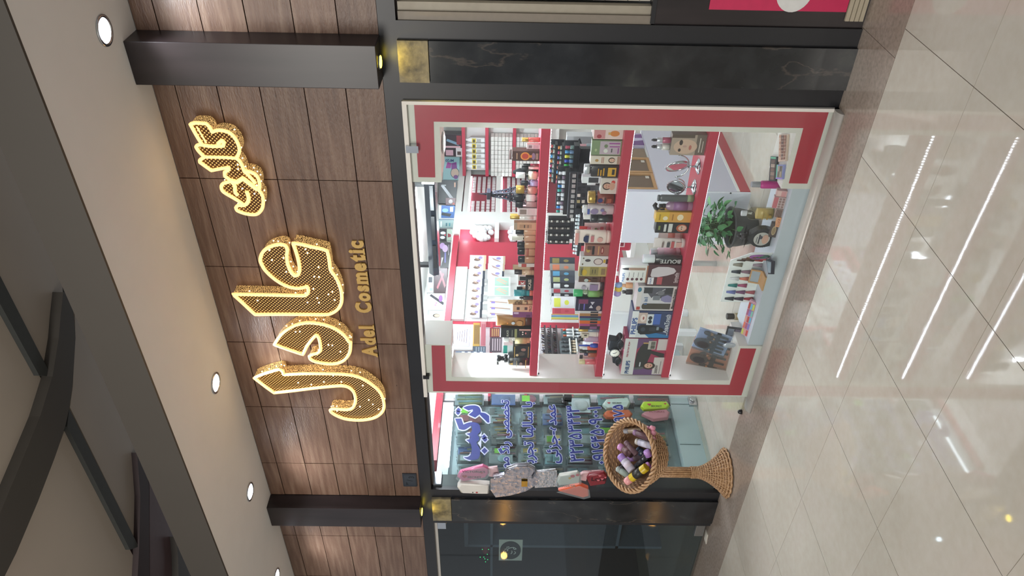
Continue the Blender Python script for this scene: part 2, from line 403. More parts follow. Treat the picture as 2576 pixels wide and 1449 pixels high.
plate('ceiling_plate', [(166, 1073), (136, 1156), (95, 1263), (41, 1391), (0, 1470), (-40, 1600), (330, 1600), (341, 1449), (342, 1412), (327, 1383)], ZC, .03, m_plate)
plate('ceiling_plate', [(365, 1150), (376, 1222), (378, 1600), (520, 1600), (470, 1420), (434, 1320), (400, 1230)], ZC+.01, .03, mat('#6a5456', .42))
plate('ceiling_rib', [(159, 735), (153, 789), (148, 850), (132, 947), (120, 986), (101, 1048), (62, 1143), (0, 1292), (-140, 1600), (-60, 1600), (12, 1449), (41, 1391), (95, 1263), (136, 1156), (165, 1069), (174, 1028), (182, 974), (190, 850), (186, 797), (178, 737)], ZC-.06, .09, m_rib)
plate('ceiling_rib', [(345, 1139), (353, 1247), (350, 1379), (338, 1600), (378, 1600), (376, 1449), (375, 1222), (361, 1139)], ZC-.04, .08, mat('#3f3335', .5))  # reddish tint puts a red reflection into this rib's colour
plate('ceiling_rib', [(443, 1350), (448, 1400), (452, 1600), (500, 1600), (470, 1410), (450, 1352)], ZC-.04, .08, m_rib)
m_joint = mat('#4a4d4c', .4, .3)
plate('ceiling_joint', [(0, 693), (104, 896), (130, 947), (99, 945), (70, 892), (0, 764), (-300, 230), (-300, 160)], ZC-.03, .05, m_joint)
plate('ceiling_joint', [(174, 1028), (349, 1375), (327, 1383), (169, 1073)], ZC-.03, .05, m_joint)
# ------------------------------------------------------------------ shop shell
slab('wall_left', (-5.12, .13, 0), (-5.0, 5.6, 2.6), m_white)['kind'] = 'structure'
slab('wall_back', (-5.1, 5.46, 0), (-1.2, 5.6, 2.6), m_white)['kind'] = 'structure'
slab('wall_right', (-1.30, .14, 0), (-1.2, 5.6, 2.6), m_white)['kind'] = 'structure'
slab('ceiling', (-5.1, .12, 2.5), (-1.2, 5.6, 2.6), m_white)['kind'] = 'structure'
# ------------------------------------------------------------------ display window: two C-shaped frames, pane, shelves
wn = struct('window_1')
fx = lambda u, v, w: (u, w, v)
MB().prism([(-1.604, 2.185), (-1.604, .0), (-2.08, 0.0), (-2.08, .174), (-1.75, .174), (-1.75, 2.012), (-2.077, 2.015), (-2.077, 2.185)], lambda u, v, w: (u, .0+w, v), .235).build('frame', m_frame, wn)
MB().prism([(-1.624, 2.136), (-1.624, .04), (-2.045, .04), (-2.045, .140), (-1.72, .145), (-1.72, 2.042), (-2.045, 2.048), (-2.045, 2.138)], lambda u, v, w: (u, -.003+w, v), .006).build('red_panel', m_red, wn)
MB().prism([(-3.70, 2.185), (-3.70, .0), (-3.238, 0.0), (-3.238, .165), (-3.549, .165), (-3.549, 2.004), (-3.262, 2.004), (-3.262, 2.185)], lambda u, v, w: (u, .0+w, v), .235).build('frame', m_frame, wn)
MB().prism([(-3.684, 2.133), (-3.684, .056), (-3.258, .05), (-3.258, .150), (-3.588, .155), (-3.588, 2.044), (-3.27, 2.04), (-3.27, 2.125)], lambda u, v, w: (u, -.003+w, v), .006).build('red_panel', m_red, wn)
MB().box((-3.735, -.020, .02), (-1.604, -.012, 2.19)).build('glass_pane', clear('#fafdfc', .8, .004), wn)
MB().box((-1.618, -.03, 0), (-1.600, -.006, 2.19)).box((-3.72, -.024, 2.172), (-1.604, -.004, 2.195)).build('trim_strip', m_frame, wn)
MB().box((-1.885, -.034, 2.125), (-1.845, .0, 2.19)).build('glass_clamp', m_chrome, wn)
MB().box((-3.54, -.034, 2.15), (-3.515, .0, 2.19)).build('glass_clamp', m_blackpl, wn)
sill = MB()
sill.loft([[(x, -.048+.048*math.cos(a), .030*max(0, math.sin(a))) for a in [math.pi*k/10 for k in range(11)]] for x in (-3.76, -1.60)])
sill.build('sill_rail', m_alu, wn, 0)
slab('trim_3', (-3.24, .012, 0), (-2.08, .30, .105), mat('#c3cad2', .35, var=.03), None)['kind'] = 'structure'
SHZ = {1: 1.490, 2: 1.056, 3: .614}
for k, nm in ((1, 'top red display shelf in the shop window, holding perfumes'), (2, 'middle red display shelf in the shop window, holding creams'), (3, 'lowest red display shelf in the shop window, holding appliance boxes')):
    z = SHZ[k]
    t = thing('display_shelf', nm, 'shelf', (-2.65, .02, z-.05), group='red window shelves')
    MB().box((-.899, 0, 0), (.899, .235, .05)).build('shelf_board', m_redmat, t, .002)
    a = MB()
    for i in range(110): a.box((-.88+i*.0161, .011, -.0042), (-.8765+i*.0161, .0145, -.003))
    tag(a.build('led_chips', mat('#ffffff', .4, emit=('#eaf1ff', 200.0)), t), kind='stuff')
    MB().box((-.895, .006, -.003), (.895, .020, 0)).build('led_strip', mat('#f2f5ff', .4, emit=('#eaf1ff', 2.2)), t)
    MB().ball((-.888, .012, -.008), .007).build('strip_plug', m_blackpl, t)
for x, nm in ((-1.90, 'downlight inside the window frame top at its right corner'), (-3.42, 'downlight inside the window frame top at its left corner')):
    downlight(x, .12, 2.008, .05, nm, 'window frame downlights', m_white)
for i, (x, y, nm) in enumerate(((-3.70, 2.45, 'shop ceiling downlight, first of the row behind the lintel'), (-4.14, 2.45, 'shop ceiling downlight, middle of the row behind the lintel'), (-4.62, 2.0, 'shop ceiling downlight, last of the row next to the white frame end'))):
    p = at((1045, 1060, 1070)[i], (500, 640, 790)[i], Z=2.5)
    downlight(p.x, p.y, 2.5, .115, nm, 'shop ceiling downlights', m_white)
for x, y in ((-2.6, 1.2), (-3.9, 1.2), (-2.6, 3.4), (-3.9, 3.6), (-4.2, 2.3), (-4.0, .7)):
    lamp('shop_downlight', 'POINT', (x, y, 2.34), 28 if y > .8 else 16, COOL, .025)
# ------------------------------------------------------------------ neon letters on the travertine
def crop(ox, oy, s): return lambda pts: [(ox+s*x, oy+s*y) for x, y in pts]
c3, c4, c5 = crop(400, 240, .27604), crop(560, 560, .24838), crop(600, 860, .27609)
YS = -.088
m_tube = mat('#ffd9a0', .4, emit=('#ffbf74', 1.35)); m_spark = mat('#fff0c0', .3, emit=('#ffe9b0', 14.0)); m_backing = mat('#3b2a18', .5)
def wallpts(px): return [(p.x, p.z) for p in (at(x, y, Y=YS) for x, y in px)]
def neon(name, label, px, strokes=(), sparks=(), tube=.0105):
    out = [Vector(p) for p in wallpts(px)]
    out = spline(out, True, 5, 48)
    c = Vector((sum(p.x for p in out)/len(out), sum(p.y for p in out)/len(out)))
    o2 = [(p.x-c.x, p.y-c.y) for p in out]
    t = thing(name, label, 'sign letter', (c.x, 0, c.y), group='neon sign letters')
    MB().prism(o2, lambda u, v, w: (u, YS+.012+w, v), .005).build('face_plate', m_face, t)
    b = MB(); n = len(o2)
    for i in range(n):
        p, q = o2[i], o2[(i+1) % n]
        b.quad([(p[0], YS+.004, p[1]), (q[0], YS+.004, q[1]), (q[0], -.004, q[1]), (p[0], -.004, p[1])])
    b.build('side_band', m_side, t)
    MB().tube([(u, YS, v) for u, v in o2], tube, 8, True).build('neon_tube', m_tube, t)
    for s_ in strokes:
        sp_ = spline([Vector(p)-c for p in wallpts(s_[1:])], False, 5, 48)
        MB().tube([(p.x, YS-.001, p.y) for p in sp_], s_[0]*.78, 8).build('neon_tube', m_tube, t)
    if sparks:
        k = MB()
        for u, v in wallpts(sparks): k.ball((u-c.x, YS+.010, v-c.y), .0042, 6)
        rnd = random.Random(len(px))
        for i in range(0, n, 4):
            p = o2[i]
            if rnd.random() < .45: k.ball((p[0], YS*rnd.uniform(.35, .75), p[1]), .0038, 6)
        tag(k.build('spark_leds', m_spark, t), kind='stuff')
    return t
AIN = c4([(105,725),(300,728),(500,732),(700,737),(830,738),(862,715),(868,680),(855,645),(820,657),(760,665),(690,655),(600,620),(500,550),(430,480),(395,420),(382,375),(400,310),(450,260),(520,230),(590,220),(638,233),(655,270),(650,330),(655,400),(670,450),(700,510),(730,540),(765,525),(780,480),(775,420),(760,350),(735,270),(712,208),(800,220),(900,245),(1000,265),(1058,285),(1075,350),(1085,420),(1095,480),(1150,560),(1185,640),(1205,720),(1205,800),(1180,860),(1130,905),(1060,930),(900,930),(600,928),(330,930),(290,895),(200,810)])
DAL = c4([(525,1235),(580,1150),(660,1080),(750,1035),(850,1015),(950,1020),(1050,1040),(1150,1080),(1230,1140),(1280,1210)])+c5([(1022,0),(1015,90),(980,150),(930,185),(860,200),(780,195),(700,180),(655,155),(645,130),(680,112),(720,103),(745,80)])+c4([(992,1270),(985,1210),(970,1160),(948,1138),(900,1190),(850,1260),(815,1335),(700,1297),(600,1262)])
LAM = c5([(143,328),(220,295),(300,270),(370,250),(400,262),(412,298),(440,298),(600,290),(760,290),(950,295),(1060,310),(1150,345),(1230,400),(1290,460),(1320,530),(1325,600),(1300,650),(1240,690),(1150,710),(1060,712),(970,700),(890,670),(845,640),(835,622),(855,612),(900,612),(980,618),(1035,605),(1062,560),(1065,510),(1045,450),(1000,412),(940,400),(850,405),(700,420),(500,445),(325,464),(250,410)])
GAL = c3([(285,262),(330,250),(430,256),(462,290),(485,335),(530,318),(590,322),(650,345),(700,400),(730,470),(730,520),(705,572),(740,605),(762,650),(775,690),(830,697),(880,722),(910,770),(918,830),(908,862),(940,905),(950,960),(940,1030),(900,1078),(850,1086),(780,1075),(715,1050),(700,1025),(720,1003),(765,1002),(758,985),(690,940),(620,900),(580,870),(568,830),(590,800),(640,788),(655,775),(600,735),(598,700),(630,680),(640,655),(560,668),(478,684),(430,650),(372,608),(375,588),(415,562),(360,505),(338,470),(355,452),(395,450),(345,370)])
g = lambda r, *p: [r]+c3(p)
neon('neon_letter', 'large neon letter pair with the tall upright stroke, widest of the gold lit signs', AIN, sparks=c4([(470,290),(495,390),(612,368),(835,280),(855,318),(925,558),(972,562),(915,682),(1068,738),(1108,712),(1132,795),(972,822),(855,820),(350,800),(955,775),(640,510),(968,462)]))
neon('neon_letter', 'hooked middle neon letter, shortest of the three large lit ones', DAL, sparks=c4([(735,1118),(778,1115),(1108,1255),(1068,1250),(1222,1150),(1190,1318)]))
neon('neon_letter', 'long neon letter with a deep curved tail, nearest the farther boxed column', LAM, sparks=c5([(540,383),(660,400),(775,375),(935,375),(1130,408),(1185,540),(1222,580),(1275,625),(895,640),(1105,600),(905,310),(1065,330),(825,305),(860,318)]))
neon('neon_word', 'small neon word of joined letters, the smaller lit sign near the boxed column', GAL,
     [g(.0125, (400,452),(480,462),(588,460),(592,425),(575,408),(535,440)), g(.011, (415,560),(520,562),(620,565),(700,572)), g(.006, (345,285),(395,370),(432,432)),
      g(.016, (655,775),(710,790),(765,755),(830,805),(900,858)), g(.013, (655,780),(690,820),(695,880),(720,910)), g(.014, (765,1002),(800,985),(818,940),(800,875)), g(.012, (775,690),(810,720),(880,800))],
     c3([(715,680),(755,858),(865,905),(885,830),(712,640),(810,735)]), .0095)
m_sgold = mat('#c7a562', .4, .25, .06)
# gold metal lettering below the neon
def serif_word(name, label, s, px_l, px_r, hpx, blue=None):
    a = at(*px_l, Y=-.012); b = at(*px_r, Y=-.012); Wd = b.x-a.x
    t = thing(name, label, 'sign lettering', (a.x, 0, (a.z+b.z)/2))
    ws = [text_w(ch, .05) for ch in s]; gap = .10; tot = sum(w for w, h in ws)+gap*(len(s)-1); k = Wd/tot; x = 0; kz = hpx
    for ch, (w, h) in zip(s, ws):
        mb = MB(); v = TXT[(ch, .05)][0]
        base = {'p': -.2}.get(ch, 0)
        cz = h/2 if ch not in 'op' else h/2-.01
        text_bm(mb, ch, 1, Matrix.Translation(((x+w/2)*k, -.014, cz*kz)) @ Matrix.Diagonal((k, 1, kz, 1)) @ FRONT.to_4x4(), .05)
        for f in list(mb.bm.faces): pass
        r = bmesh.ops.extrude_face_region(mb.bm, geom=mb.bm.faces[:]); bmesh.ops.translate(mb.bm, verts=[e for e in r['geom'] if isinstance(e, bmesh.types.BMVert)], vec=(0, .010, 0))
        sf = {'A': (-.03, .20, w-.20, w+.03), 'd': (w-.20, w+.07), 'l': (-.08, w+.08), 'm': (-.05, .26, w*.5-.14, w*.5+.14, w-.26, w+.05), 't': (w*.25, w*.9), 'i': (-.08, w+.08)}.get(ch, ())
        for q in range(0, len(sf), 2): mb.box(((x+sf[q])*k, -.0142, 0), ((x+sf[q+1])*k, -.004, .075*kz))
        mb.build('metal_letter', m_sgold, t); x += w+gap
serif_word('metal_word', 'gold metal word Adel in heavy serif letters below the neon sign', 'Adel', (947, 897), (945, 821), .125)
serif_word('metal_word', 'gold metal word Cosmetic in heavy serif letters below the neon sign', 'Cosmetic', (938, 787), (913, 606), .125)
p = at(1031, 1206, Y=-.004)
t = thing('number_plate', 'small dark enamel number plate fixed low on the travertine', 'sign', (p.x, -.002, p.z))
MB().box((-.073, -.012, -.052), (.073, 0, .052)).build('plate', mat('#2e333a', .35), t, .002)
mb = MB(); mb.box((-.066, -.0126, -.046), (.066, -.012, -.044)).box((-.066, -.0126, .044), (.066, -.012, .046)).box((-.066, -.0126, -.046), (-.064, -.012, .046)).box((.064, -.0126, -.046), (.066, -.012, .046))
text_bm(mb, '۳', .055, Matrix.Translation((-.038, -.0128, .014)) @ FRONT.to_4x4(), .02); text_bm(mb, '/', .06, Matrix.Translation((.0, -.0128, 0)) @ FRONT.to_4x4(), .01); text_bm(mb, '3', .055, Matrix.Translation((.038, -.0128, -.014)) @ FRONT.to_4x4(), .02)
mb.build('lettering', mat('#15181c', .4), t)
# ------------------------------------------------------------------ open glass door with its stickers
XD = -4.72
dr = struct('door_1')
MB().box((XD-.012, .02, .012), (XD, .955, 2.19)).build('glass_pane', clear('#f6fbfa', .5, .006), dr)
MB().box((XD-.02, .87, .004), (XD+.008, .965, .075)).build('patch_fitting', m_chrome, dr, .004)
MB().cyl((XD+.008, .925, .04), (XD+.03, .925, .04), .022, 16).build('lock_knob', m_chrome, dr)
MB().box((XD-.02, .02, .0), (XD+.008, .13, .05)).build('patch_fitting', m_chrome, dr, .004)
MB().box((XD-.02, .02, 2.12), (XD+.008, .14, 2.195)).build('patch_fitting', mat('#aab2ba', .25, .8), dr, .004)
h = MB().box((XD-.02, .91, 1.075), (XD+.035, 1.0, 1.135)); h.tube([(XD+.02, .93, 1.12), (XD+.02, .90, 1.15), (XD+.02, .865, 1.15), (XD+.02, .858, 1.12)], .016, 8)
h.build('door_lock', m_blackpl, dr)
m_blue = mat('#1c2a72', .5, var=.05); m_stick = mat('#b4bbd6', .5, var=.03)
MD = Matrix(((0, 0, 1), (1, 0, 0), (0, 1, 0)))     # text xy -> world yz, facing +x
def door_line(s, px_r, px_l, ptop, pbot, bold=.035):
    a = at((ptop+pbot)/2, px_l, X=XD); b = at((ptop+pbot)/2, px_r, X=XD)
    zt = at(ptop, (px_l+px_r)/2, X=XD).z; zb_ = at(pbot, (px_l+px_r)/2, X=XD).z
    w, hh = text_w(s, 0); ky, kz = (b.y-a.y)/(w+.16), (zt-zb_)/(hh+.16)
    for m, g, dx in ((m_stick, .0075, .0012), (m_blue, .0026, .0024)):
        mb = MB(); fat_text(mb, s, Matrix.Translation((XD+dx, (a.y+b.y)/2, (zt+zb_)/2)) @ Matrix.Diagonal((1, ky, kz, 1)) @ MD.to_4x4(), (g/ky, g/kz), 14)
        mb.build('door_lettering', m, dr)
door_line('\uFEEE\uFEE3 \uFB94\uFEE7\u0631 \uFBFD\uFEBC\uFEBC\uFEBC\uFEA8\uFE97'.replace('\uFEBC\uFEBC\uFEBC', '\uFEBC\uFEBC'), 1005, 1180, 1252, 1290)
door_line('\uFEEA\uFE91\uFEAE\uFEA0\uFE97 \uFE8E\uFEEC\uFEDF\uFE8E\uFEB3 \uFE8E\uFE91', 1009, 1184, 1312, 1352)
door_line('\uFBFD\uFE8B\uFEB0\uFE9F-\u0647\uFEAA\uFEE4\uFECB', 1016, 1168, 1372, 1412)
door_line('۳۲۳۵۳۴۴۳', 1020, 1164, 1427, 1466)
door_line('۰۹۱۶۴۵۰۹۰۰۱', 1022, 1170, 1482, 1524)
door_line('۵۹۷۵', 1017, 1078, 1541, 1573)
cc = crop(1060, 980, .19324)
def dia(x, y, r): return [(x-r, y), (x, y-r), (x+r, y), (x, y+r)]
shapes = [[(545,238),(600,215),(690,208),(745,225),(770,265),(772,300),(830,310),(882,345),(885,430),(862,432),(820,390),(775,345),(758,325),(700,368),(615,330),(672,282),(668,258),(615,275)],
  [(440,380),(520,378),(548,458),(620,430),(700,430),(750,455),(770,510),(765,555),(735,585),(735,600),(756,625),(750,660),(720,685),(725,710),(755,760),(766,800),(760,860),(740,903),(690,920),(630,918),(580,900),(552,882),(600,880),(640,850),(655,790),(645,720),(625,690),(583,655),(620,650),(640,625),(625,600),(583,578),(640,565),(657,530),(652,468),(565,525),(490,515)],
  dia(483,266,30), dia(477,304,30), dia(817,618,32), dia(828,652,32), dia(822,798,40)]
for mm, grow, dx in ((m_stick, 15, .001), (m_blue, 0, .002)):
    mb = MB()
    for sh in shapes:
        P = spline([Vector(q) for q in sh], True, 4, 45) if len(sh) > 4 else [Vector(q) for q in sh]
        ar = sum(P[i-1].x*P[i].y-P[i].x*P[i-1].y for i in range(len(P)))
        if grow:
            Q = []
            for i in range(len(P)):
                d = P[(i+1) % len(P)]-P[i-1]; nrm = Vector((d.y, -d.x)); nrm = nrm.normalized()*(grow if ar > 0 else -grow) if nrm.length else nrm
                Q.append(P[i]+nrm*(1.3 if len(sh) == 4 else 1))
            P = Q
        W3 = [at(x, y, X=XD) for x, y in cc([tuple(q) for q in P])]
        mb.prism([(q.y, q.z) for q in W3], lambda u, v, w: (XD+dx+w, u, v), .0004)
    mb.build('door_lettering', mm, dr)
# ------------------------------------------------------------------ shop on the far side: dark behind its glass
w2 = struct('window_2')
lamp('poster_fill', 'POINT', (-6.0, .45, 2.35), .3, (.8, .9, 1), .02)  # added fill that brightens the poster; this shop has no lit lamp
MB().box((-8.2, .02, .03), (-5.16, .03, 2.19)).build('glass_pane', clear('#e6eef0', 1.2), w2)
MB().box((-8.2, .012, 2.17), (-5.16, .04, 2.195)).build('trim_strip', m_alu, w2)
MB().box((-5.26, .0, 2.1), (-5.165, .045, 2.17)).build('patch_fitting', m_chrome, w2, .003)
MB().box((-5.32, .0, .03), (-5.18, .045, .10)).build('patch_fitting', mat('#8c8c8a', .3, .7), w2, .003)
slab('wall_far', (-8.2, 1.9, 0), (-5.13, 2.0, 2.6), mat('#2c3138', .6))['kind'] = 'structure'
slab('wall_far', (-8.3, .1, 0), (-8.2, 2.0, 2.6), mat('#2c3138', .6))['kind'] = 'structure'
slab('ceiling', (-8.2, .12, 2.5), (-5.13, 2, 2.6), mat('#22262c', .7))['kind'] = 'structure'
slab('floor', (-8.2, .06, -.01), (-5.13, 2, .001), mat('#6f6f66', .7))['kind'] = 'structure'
def boxp(x0, y0, x1, y1, Y, d, name, m, parent=None, o=(0, 0, 0)):
    a = at(x0, (y0+y1)/2, Y=Y); b = at(x1, (y0+y1)/2, Y=Y); l = at((x0+x1)/2, y1, Y=Y); r = at((x0+x1)/2, y0, Y=Y)
    return MB().box((l.x-o[0], Y-o[1], b.z-o[2]), (r.x-o[0], Y+d-o[1], a.z-o[2])).build(name, m, parent)
t = thing('wall_shelf', 'grey shelf unit standing in the unlit shop behind dark glass', 'shelf', (-5.9, .9, 0))
o_ = (-5.9, .9, 0)
for a, b in ((( -6.9, .9, 1.99), (-5.2, 1.2, 2.03)), ((-6.9, .9, .45), (-5.2, 1.2, .48)), ((-6.9, .9, 0), (-6.86, 1.2, 2.0)), ((-5.24, .9, 0), (-5.2, 1.2, 2.0)), ((-6.9, 1.18, 0), (-5.2, 1.2, 2.0))):
    MB().box([a[i]-o_[i] for i in range(3)], [b[i]-o_[i] for i in range(3)]).build('shelf_panel', mat('#596570', .5), t)
boxp(1255, 1358, 1314, 1410, .10, .004, 'poster', mat('#b9bbae', .6))
o = bpy.data.objects['poster']; o.name = 'poster_sheet'
c = at(1284, 1384, Y=.10)
t = thing('poster', 'square pale poster with a black disc of white handwriting behind the dark glass', 'poster', (c.x, .10, c.z)); o.parent = t; o.matrix_parent_inverse = Matrix.Translation((-c.x, -.10, -c.z))
mb = MB(); mb.lathe([(.088, 0), (.088, .002)], 40, 1.5, 1, Matrix.Translation((0, -.003, 0)) @ Matrix.Rotation(math.radians(-90), 4, 'X') @ Matrix.Translation((0, 0, 0))); mb.build('black_disc', mat('#26282a', .6), t)
mb = MB()
for pts in ([(-.03,.05),(-.015,.06),(0,.05),(-.015,.04),(-.035,.035),(-.05,.02)], [(.03,.02),(.045,.0),(.05,-.03),(.03,-.05),(.02,-.035),(.035,-.025),(.05,-.03)], [(.02,.05),(.03,.03),(.01,.02),(-.0,.03)], [(-.045,-.005),(-.02,-.015),(.0,-.01)], [(-.05,-.03),(-.03,-.045),(-.01,-.035)], [(.05,.035),(.06,.01)]):
    sp_ = spline([Vector(q) for q in pts], False, 4, 80); mb.tube([(q.x, -.0055, q.y) for q in sp_], .0035, 6)
mb.build('handwriting', mat('#d8d8d0', .6), t)
t = thing('red_clutch', 'red and grey bundle lying on the shelf in the dark shop, dotted with green lights', 'bag', (0, 0, 0))
p = at(1222, 1378, Y=1.02); t.location = (p.x, 1.02, p.z-.05)
MB().box((p.x+.5+5.9-1.0, 0, p.z-.075), (.68, .28, p.z-.051)).build('shelf_panel', mat('#596570', .5), bpy.data.objects['wall_shelf'])
MB().ball((0, 0, .05), .10, 10, 1, .5, .45).build('bundle', mat('#7c2430', .6), t)
for i in range(8): MB().ball((random.uniform(-.12, .12), -.09, random.uniform(0, .12)), .004, 6).build('green_led', mat('#30ff80', .4, emit=('#2fe07a', 3.0)), t)
t = thing('counter', 'pale grey low counter seen through the dark shop glass', 'counter', (-6.2, 1.3, 0)); MB().box((-1.2, 0, 0), (1.0, .4, .62)).build('counter_body', mat('#4b4d4a', .5), t); MB().box((-1.22, -.02, .62), (1.02, .42, .65)).build('counter_top', mat('#6a6c66', .3), t)
c = at(1775, 1345, Z=0.002); t = thing('paper_card', 'small pale card lying on the threshold of the dark shop', 'card', (c.x, c.y-.02, .0005), .2)
MB().box((-.05, -.03, 0), (.05, .03, .004)).build('card', mat('#cfcabd', .6), t)
# ------------------------------------------------------------------ shop on the near side: white cartons, brown base, pink poster
w3 = struct('window_3')
MB().box((-1.205, -.004, 1.0), (-1.165, .02, 2.185)).build('frame', mat('#7d7468', .5), w3); MB().box((-1.168, .01, 1.0), (-1.125, .05, 2.185)).build('frame', mat('#9c9484', .5), w3)
MB().box((-1.2, -.01, .985), (1.3, .05, 1.005)).build('frame', m_black, w3)
slab('wall_near', (-1.205, .0, 0), (1.3, .06, .985), m_wood)['kind'] = 'structure'
slab('wall_near', (-1.2, .5, 0), (1.3, .56, 2.6), mat('#4a4641', .7))['kind'] = 'structure'
mw = mat('#cfc9bd', .6)
first = None
words = ['lowest', 'second', 'third', 'fourth', 'fifth', 'sixth', 'seventh', 'eighth', 'ninth', 'tenth', 'top']
for i in range(11):
    lb = f'white carton at the photo edge, {words[i]} of the stack in the neighbouring window' if i < 10 else 'white carton at the photo edge, topmost of the stack in the neighbouring window'
    t = thing('carton', lb, 'box', (-.72, .05, 1.006+i*.1065), group='stacked white cartons')
    if first is None:
        first = [MB().box((-.395, 0, 0), (.4, .3, .1045)).build('carton_body', mw, t, .002), MB().box((-.396, -.001, .05), (.2, .0, .053)).build('lid_seam', mat('#8f897e', .6), t)]
    else:
        for q in first:
            q2 = q.copy(); COL.objects.link(q2); q2.parent = t
t = thing('poster', 'pink poster with a white round logo, cut off by the photo edge', 'poster', (-.70, -.001, 0))
MB().box((-.43, -.004, .10), (.3, -.001, .74)).build('poster_sheet', mat('#c22a55', .4), t); MB().lathe([(.10, 0), (.10, .002)], 30, 1.0, .85, Matrix.Translation((-.335, -.004, .36)) @ Matrix.Rotation(math.radians(90), 4, 'X')).build('logo_disc', mat('#d8d8d4', .5), t)
for i in range(4):
    slab('baseboard_near', (-1.17+.0, -.012, .012+i*.022), (1.3, -.0, .03+i*.022), mat('#b0a58f', .5))['kind'] = 'structure'
# ------------------------------------------------------------------ wicker stand full of deodorants
bs = at(1826, 1184, Z=0); bs = Vector((bs.x, bs.y-.02, 0))
wb = thing('wicker_basket_stand', 'tall wicker basket on a stem and flared foot, filled with bottles', 'basket', bs)
foot = MB(); prof = lambda s_: (.038+.135*s_**1.7, .215*(1-s_)+.012)
for k in range(15):
    r, z = prof(k/14); pts = []
    for j in range(72):
        a = 2*math.pi*j/72; w = .005*(1 if (j//2+k) % 2 else -1)*(.5+k/28); pts.append(((r+w)*math.cos(a), (r+w)*math.sin(a), z))
    foot.tube(pts, .0058 if k < 13 else .009, 5, True)
for j in range(30):
    a = 2*math.pi*j/30; foot.tube([(prof(q/8)[0]*math.cos(a), prof(q/8)[0]*math.sin(a), prof(q/8)[1]) for q in range(9)], .0045, 5)
foot.lathe([(.168, .012), (.12, .06), (.06, .14), (.032, .215)], 24)
foot.build('flared_foot', m_wicker, wb)
stm = MB(); Bc = at(1641, 1143, Y=bs.y)-bs; top = Vector((0, 0, Bc.z))
for j in range(14):
    a = 2*math.pi*j/14; o2 = Vector((.032*math.cos(a), .032*math.sin(a), 0)); stm.tube([o2+Vector((0, 0, .2)), o2+top], .0075, 6)
for k in range(5): stm.tube([(.04*math.cos(2*math.pi*j/20), .04*math.sin(2*math.pi*j/20), .215+.012*k) for j in range(20)], .006, 5, True)
stm.build('wrapped_stem', m_wicker, wb)
toc = Vector((CAM.x-bs.x, CAM.y-bs.y, 0)).normalized(); tl = math.radians(35)
ax = Vector((0, 0, 1))*math.cos(tl)+toc*math.sin(tl); ax = (ax+Vector((-toc.y, toc.x, 0))*-.05).normalized()
e1 = Vector((-toc.y, toc.x, 0)); e1 = (e1-ax*e1.dot(ax)).normalized(); e2 = ax.cross(e1)
bowl_c = Vector((Bc.x, Bc.y, Bc.z))
def bp_(h, a, r): return bowl_c+ax*h+(e1*math.cos(a)+e2*math.sin(a))*r
bowl = MB(); HB = .225; rb = lambda s_: .14+.10*s_**.6
for k in range(15):
    s_ = k/14; pts = []
    for j in range(96):
        a = 2*math.pi*j/96; w = .0055*(1 if (j//2+k) % 2 else -1); pts.append(bp_(HB*s_, a, rb(s_)+w))
    bowl.tube(pts, .0058, 5, True)
for j in range(40):
    a = 2*math.pi*j/40; bowl.tube([bp_(HB*s_, a, rb(s_)) for s_ in (0, .25, .5, .75, 1)], .0045, 5)
bowl.build('woven_bowl', m_wicker, wb)
bowl = MB(); bowl.loft([[bp_(0, 2*math.pi*j/40, .02) for j in range(40)], [bp_(0.0, 2*math.pi*j/40, .138) for j in range(40)], [bp_(HB*.5, 2*math.pi*j/40, rb(.5)-.002) for j in range(40)], [bp_(HB, 2*math.pi*j/40, rb(1)-.002) for j in range(40)], [bp_(HB, 2*math.pi*j/40, rb(1)-.005) for j in range(40)], [bp_(HB*.5, 2*math.pi*j/40, rb(.5)-.005) for j in range(40)], [bp_(0.006, 2*math.pi*j/40, .135) for j in range(40)], [bp_(0.006, 2*math.pi*j/40, .02) for j in range(40)]])
bowl.build('gap_shade_liner', mat('#7d5c3f', .6, var=.25, scale=80), wb)  # liner coloured dark to paint the shade in the gaps of the weave
rim = MB()
for ph in range(3):
    rim.tube([bp_(HB+.006+.011*math.cos(14*a+ph*2.094), a, rb(1)+.004+.013*math.sin(14*a+ph*2.094)) for a in [2*math.pi*j/168 for j in range(168)]], .0085, 6, True)
rim.build('braided_rim', m_wicker, wb)
def onplane(x, y, P0, n):
    d = cF*FPX+cR*(724.5-y)-cU*(x-1288); return CAM+d*((P0-CAM).dot(n)/d.dot(n))
k3 = lambda x, y: (1480+.17256*x, 1020+.17256*y)
RC = bs+bowl_c+ax*HB
def deo(a, b, rpx, body, capc, capf, depth, label, band=None, name='deodorant_bottle'):
    P = onplane(*k3(*a), RC-ax*depth, ax); Q = onplane(*k3(*b), RC-ax*(depth+.03), ax); d = Q-P; L = d.length; r = rpx*.17256*5.35/FPX
    t = thing(name, label, 'bottle', P, group='bottles in the wicker basket')
    M = d.to_track_quat('Z', 'Y').to_matrix().to_4x4(); lc = L*capf
    MB().lathe([(r*.55, 0), (r*.85, r*.18), (r*.92, r*.5), (r*.92, lc)], 16, M=M).build('cap', mat(capc, .3), t)
    MB().lathe([(r*.9, lc), (r, lc+r*.2), (r, L-.006), (r*.9, L)], 16, M=M).build('body', mat(body, .3, scale=8, var=.2), t)
    if band: MB().lathe([(r*1.01, lc+(L-lc)*.25), (r*1.01, lc+(L-lc)*.7)], 16, M=M).build('label_band', mat(band, .4), t)
    return t
deo((520,375),(790,358),42,'#9c8b78','#9a9aa0',.28,.05,'gold and silver bottle lying across the basket, topmost under the rim',None)
deo((660,385),(885,470),48,'#5b4046','#8c6f8e',.22,.0,'shiny plum bottle with a violet tip in the basket')
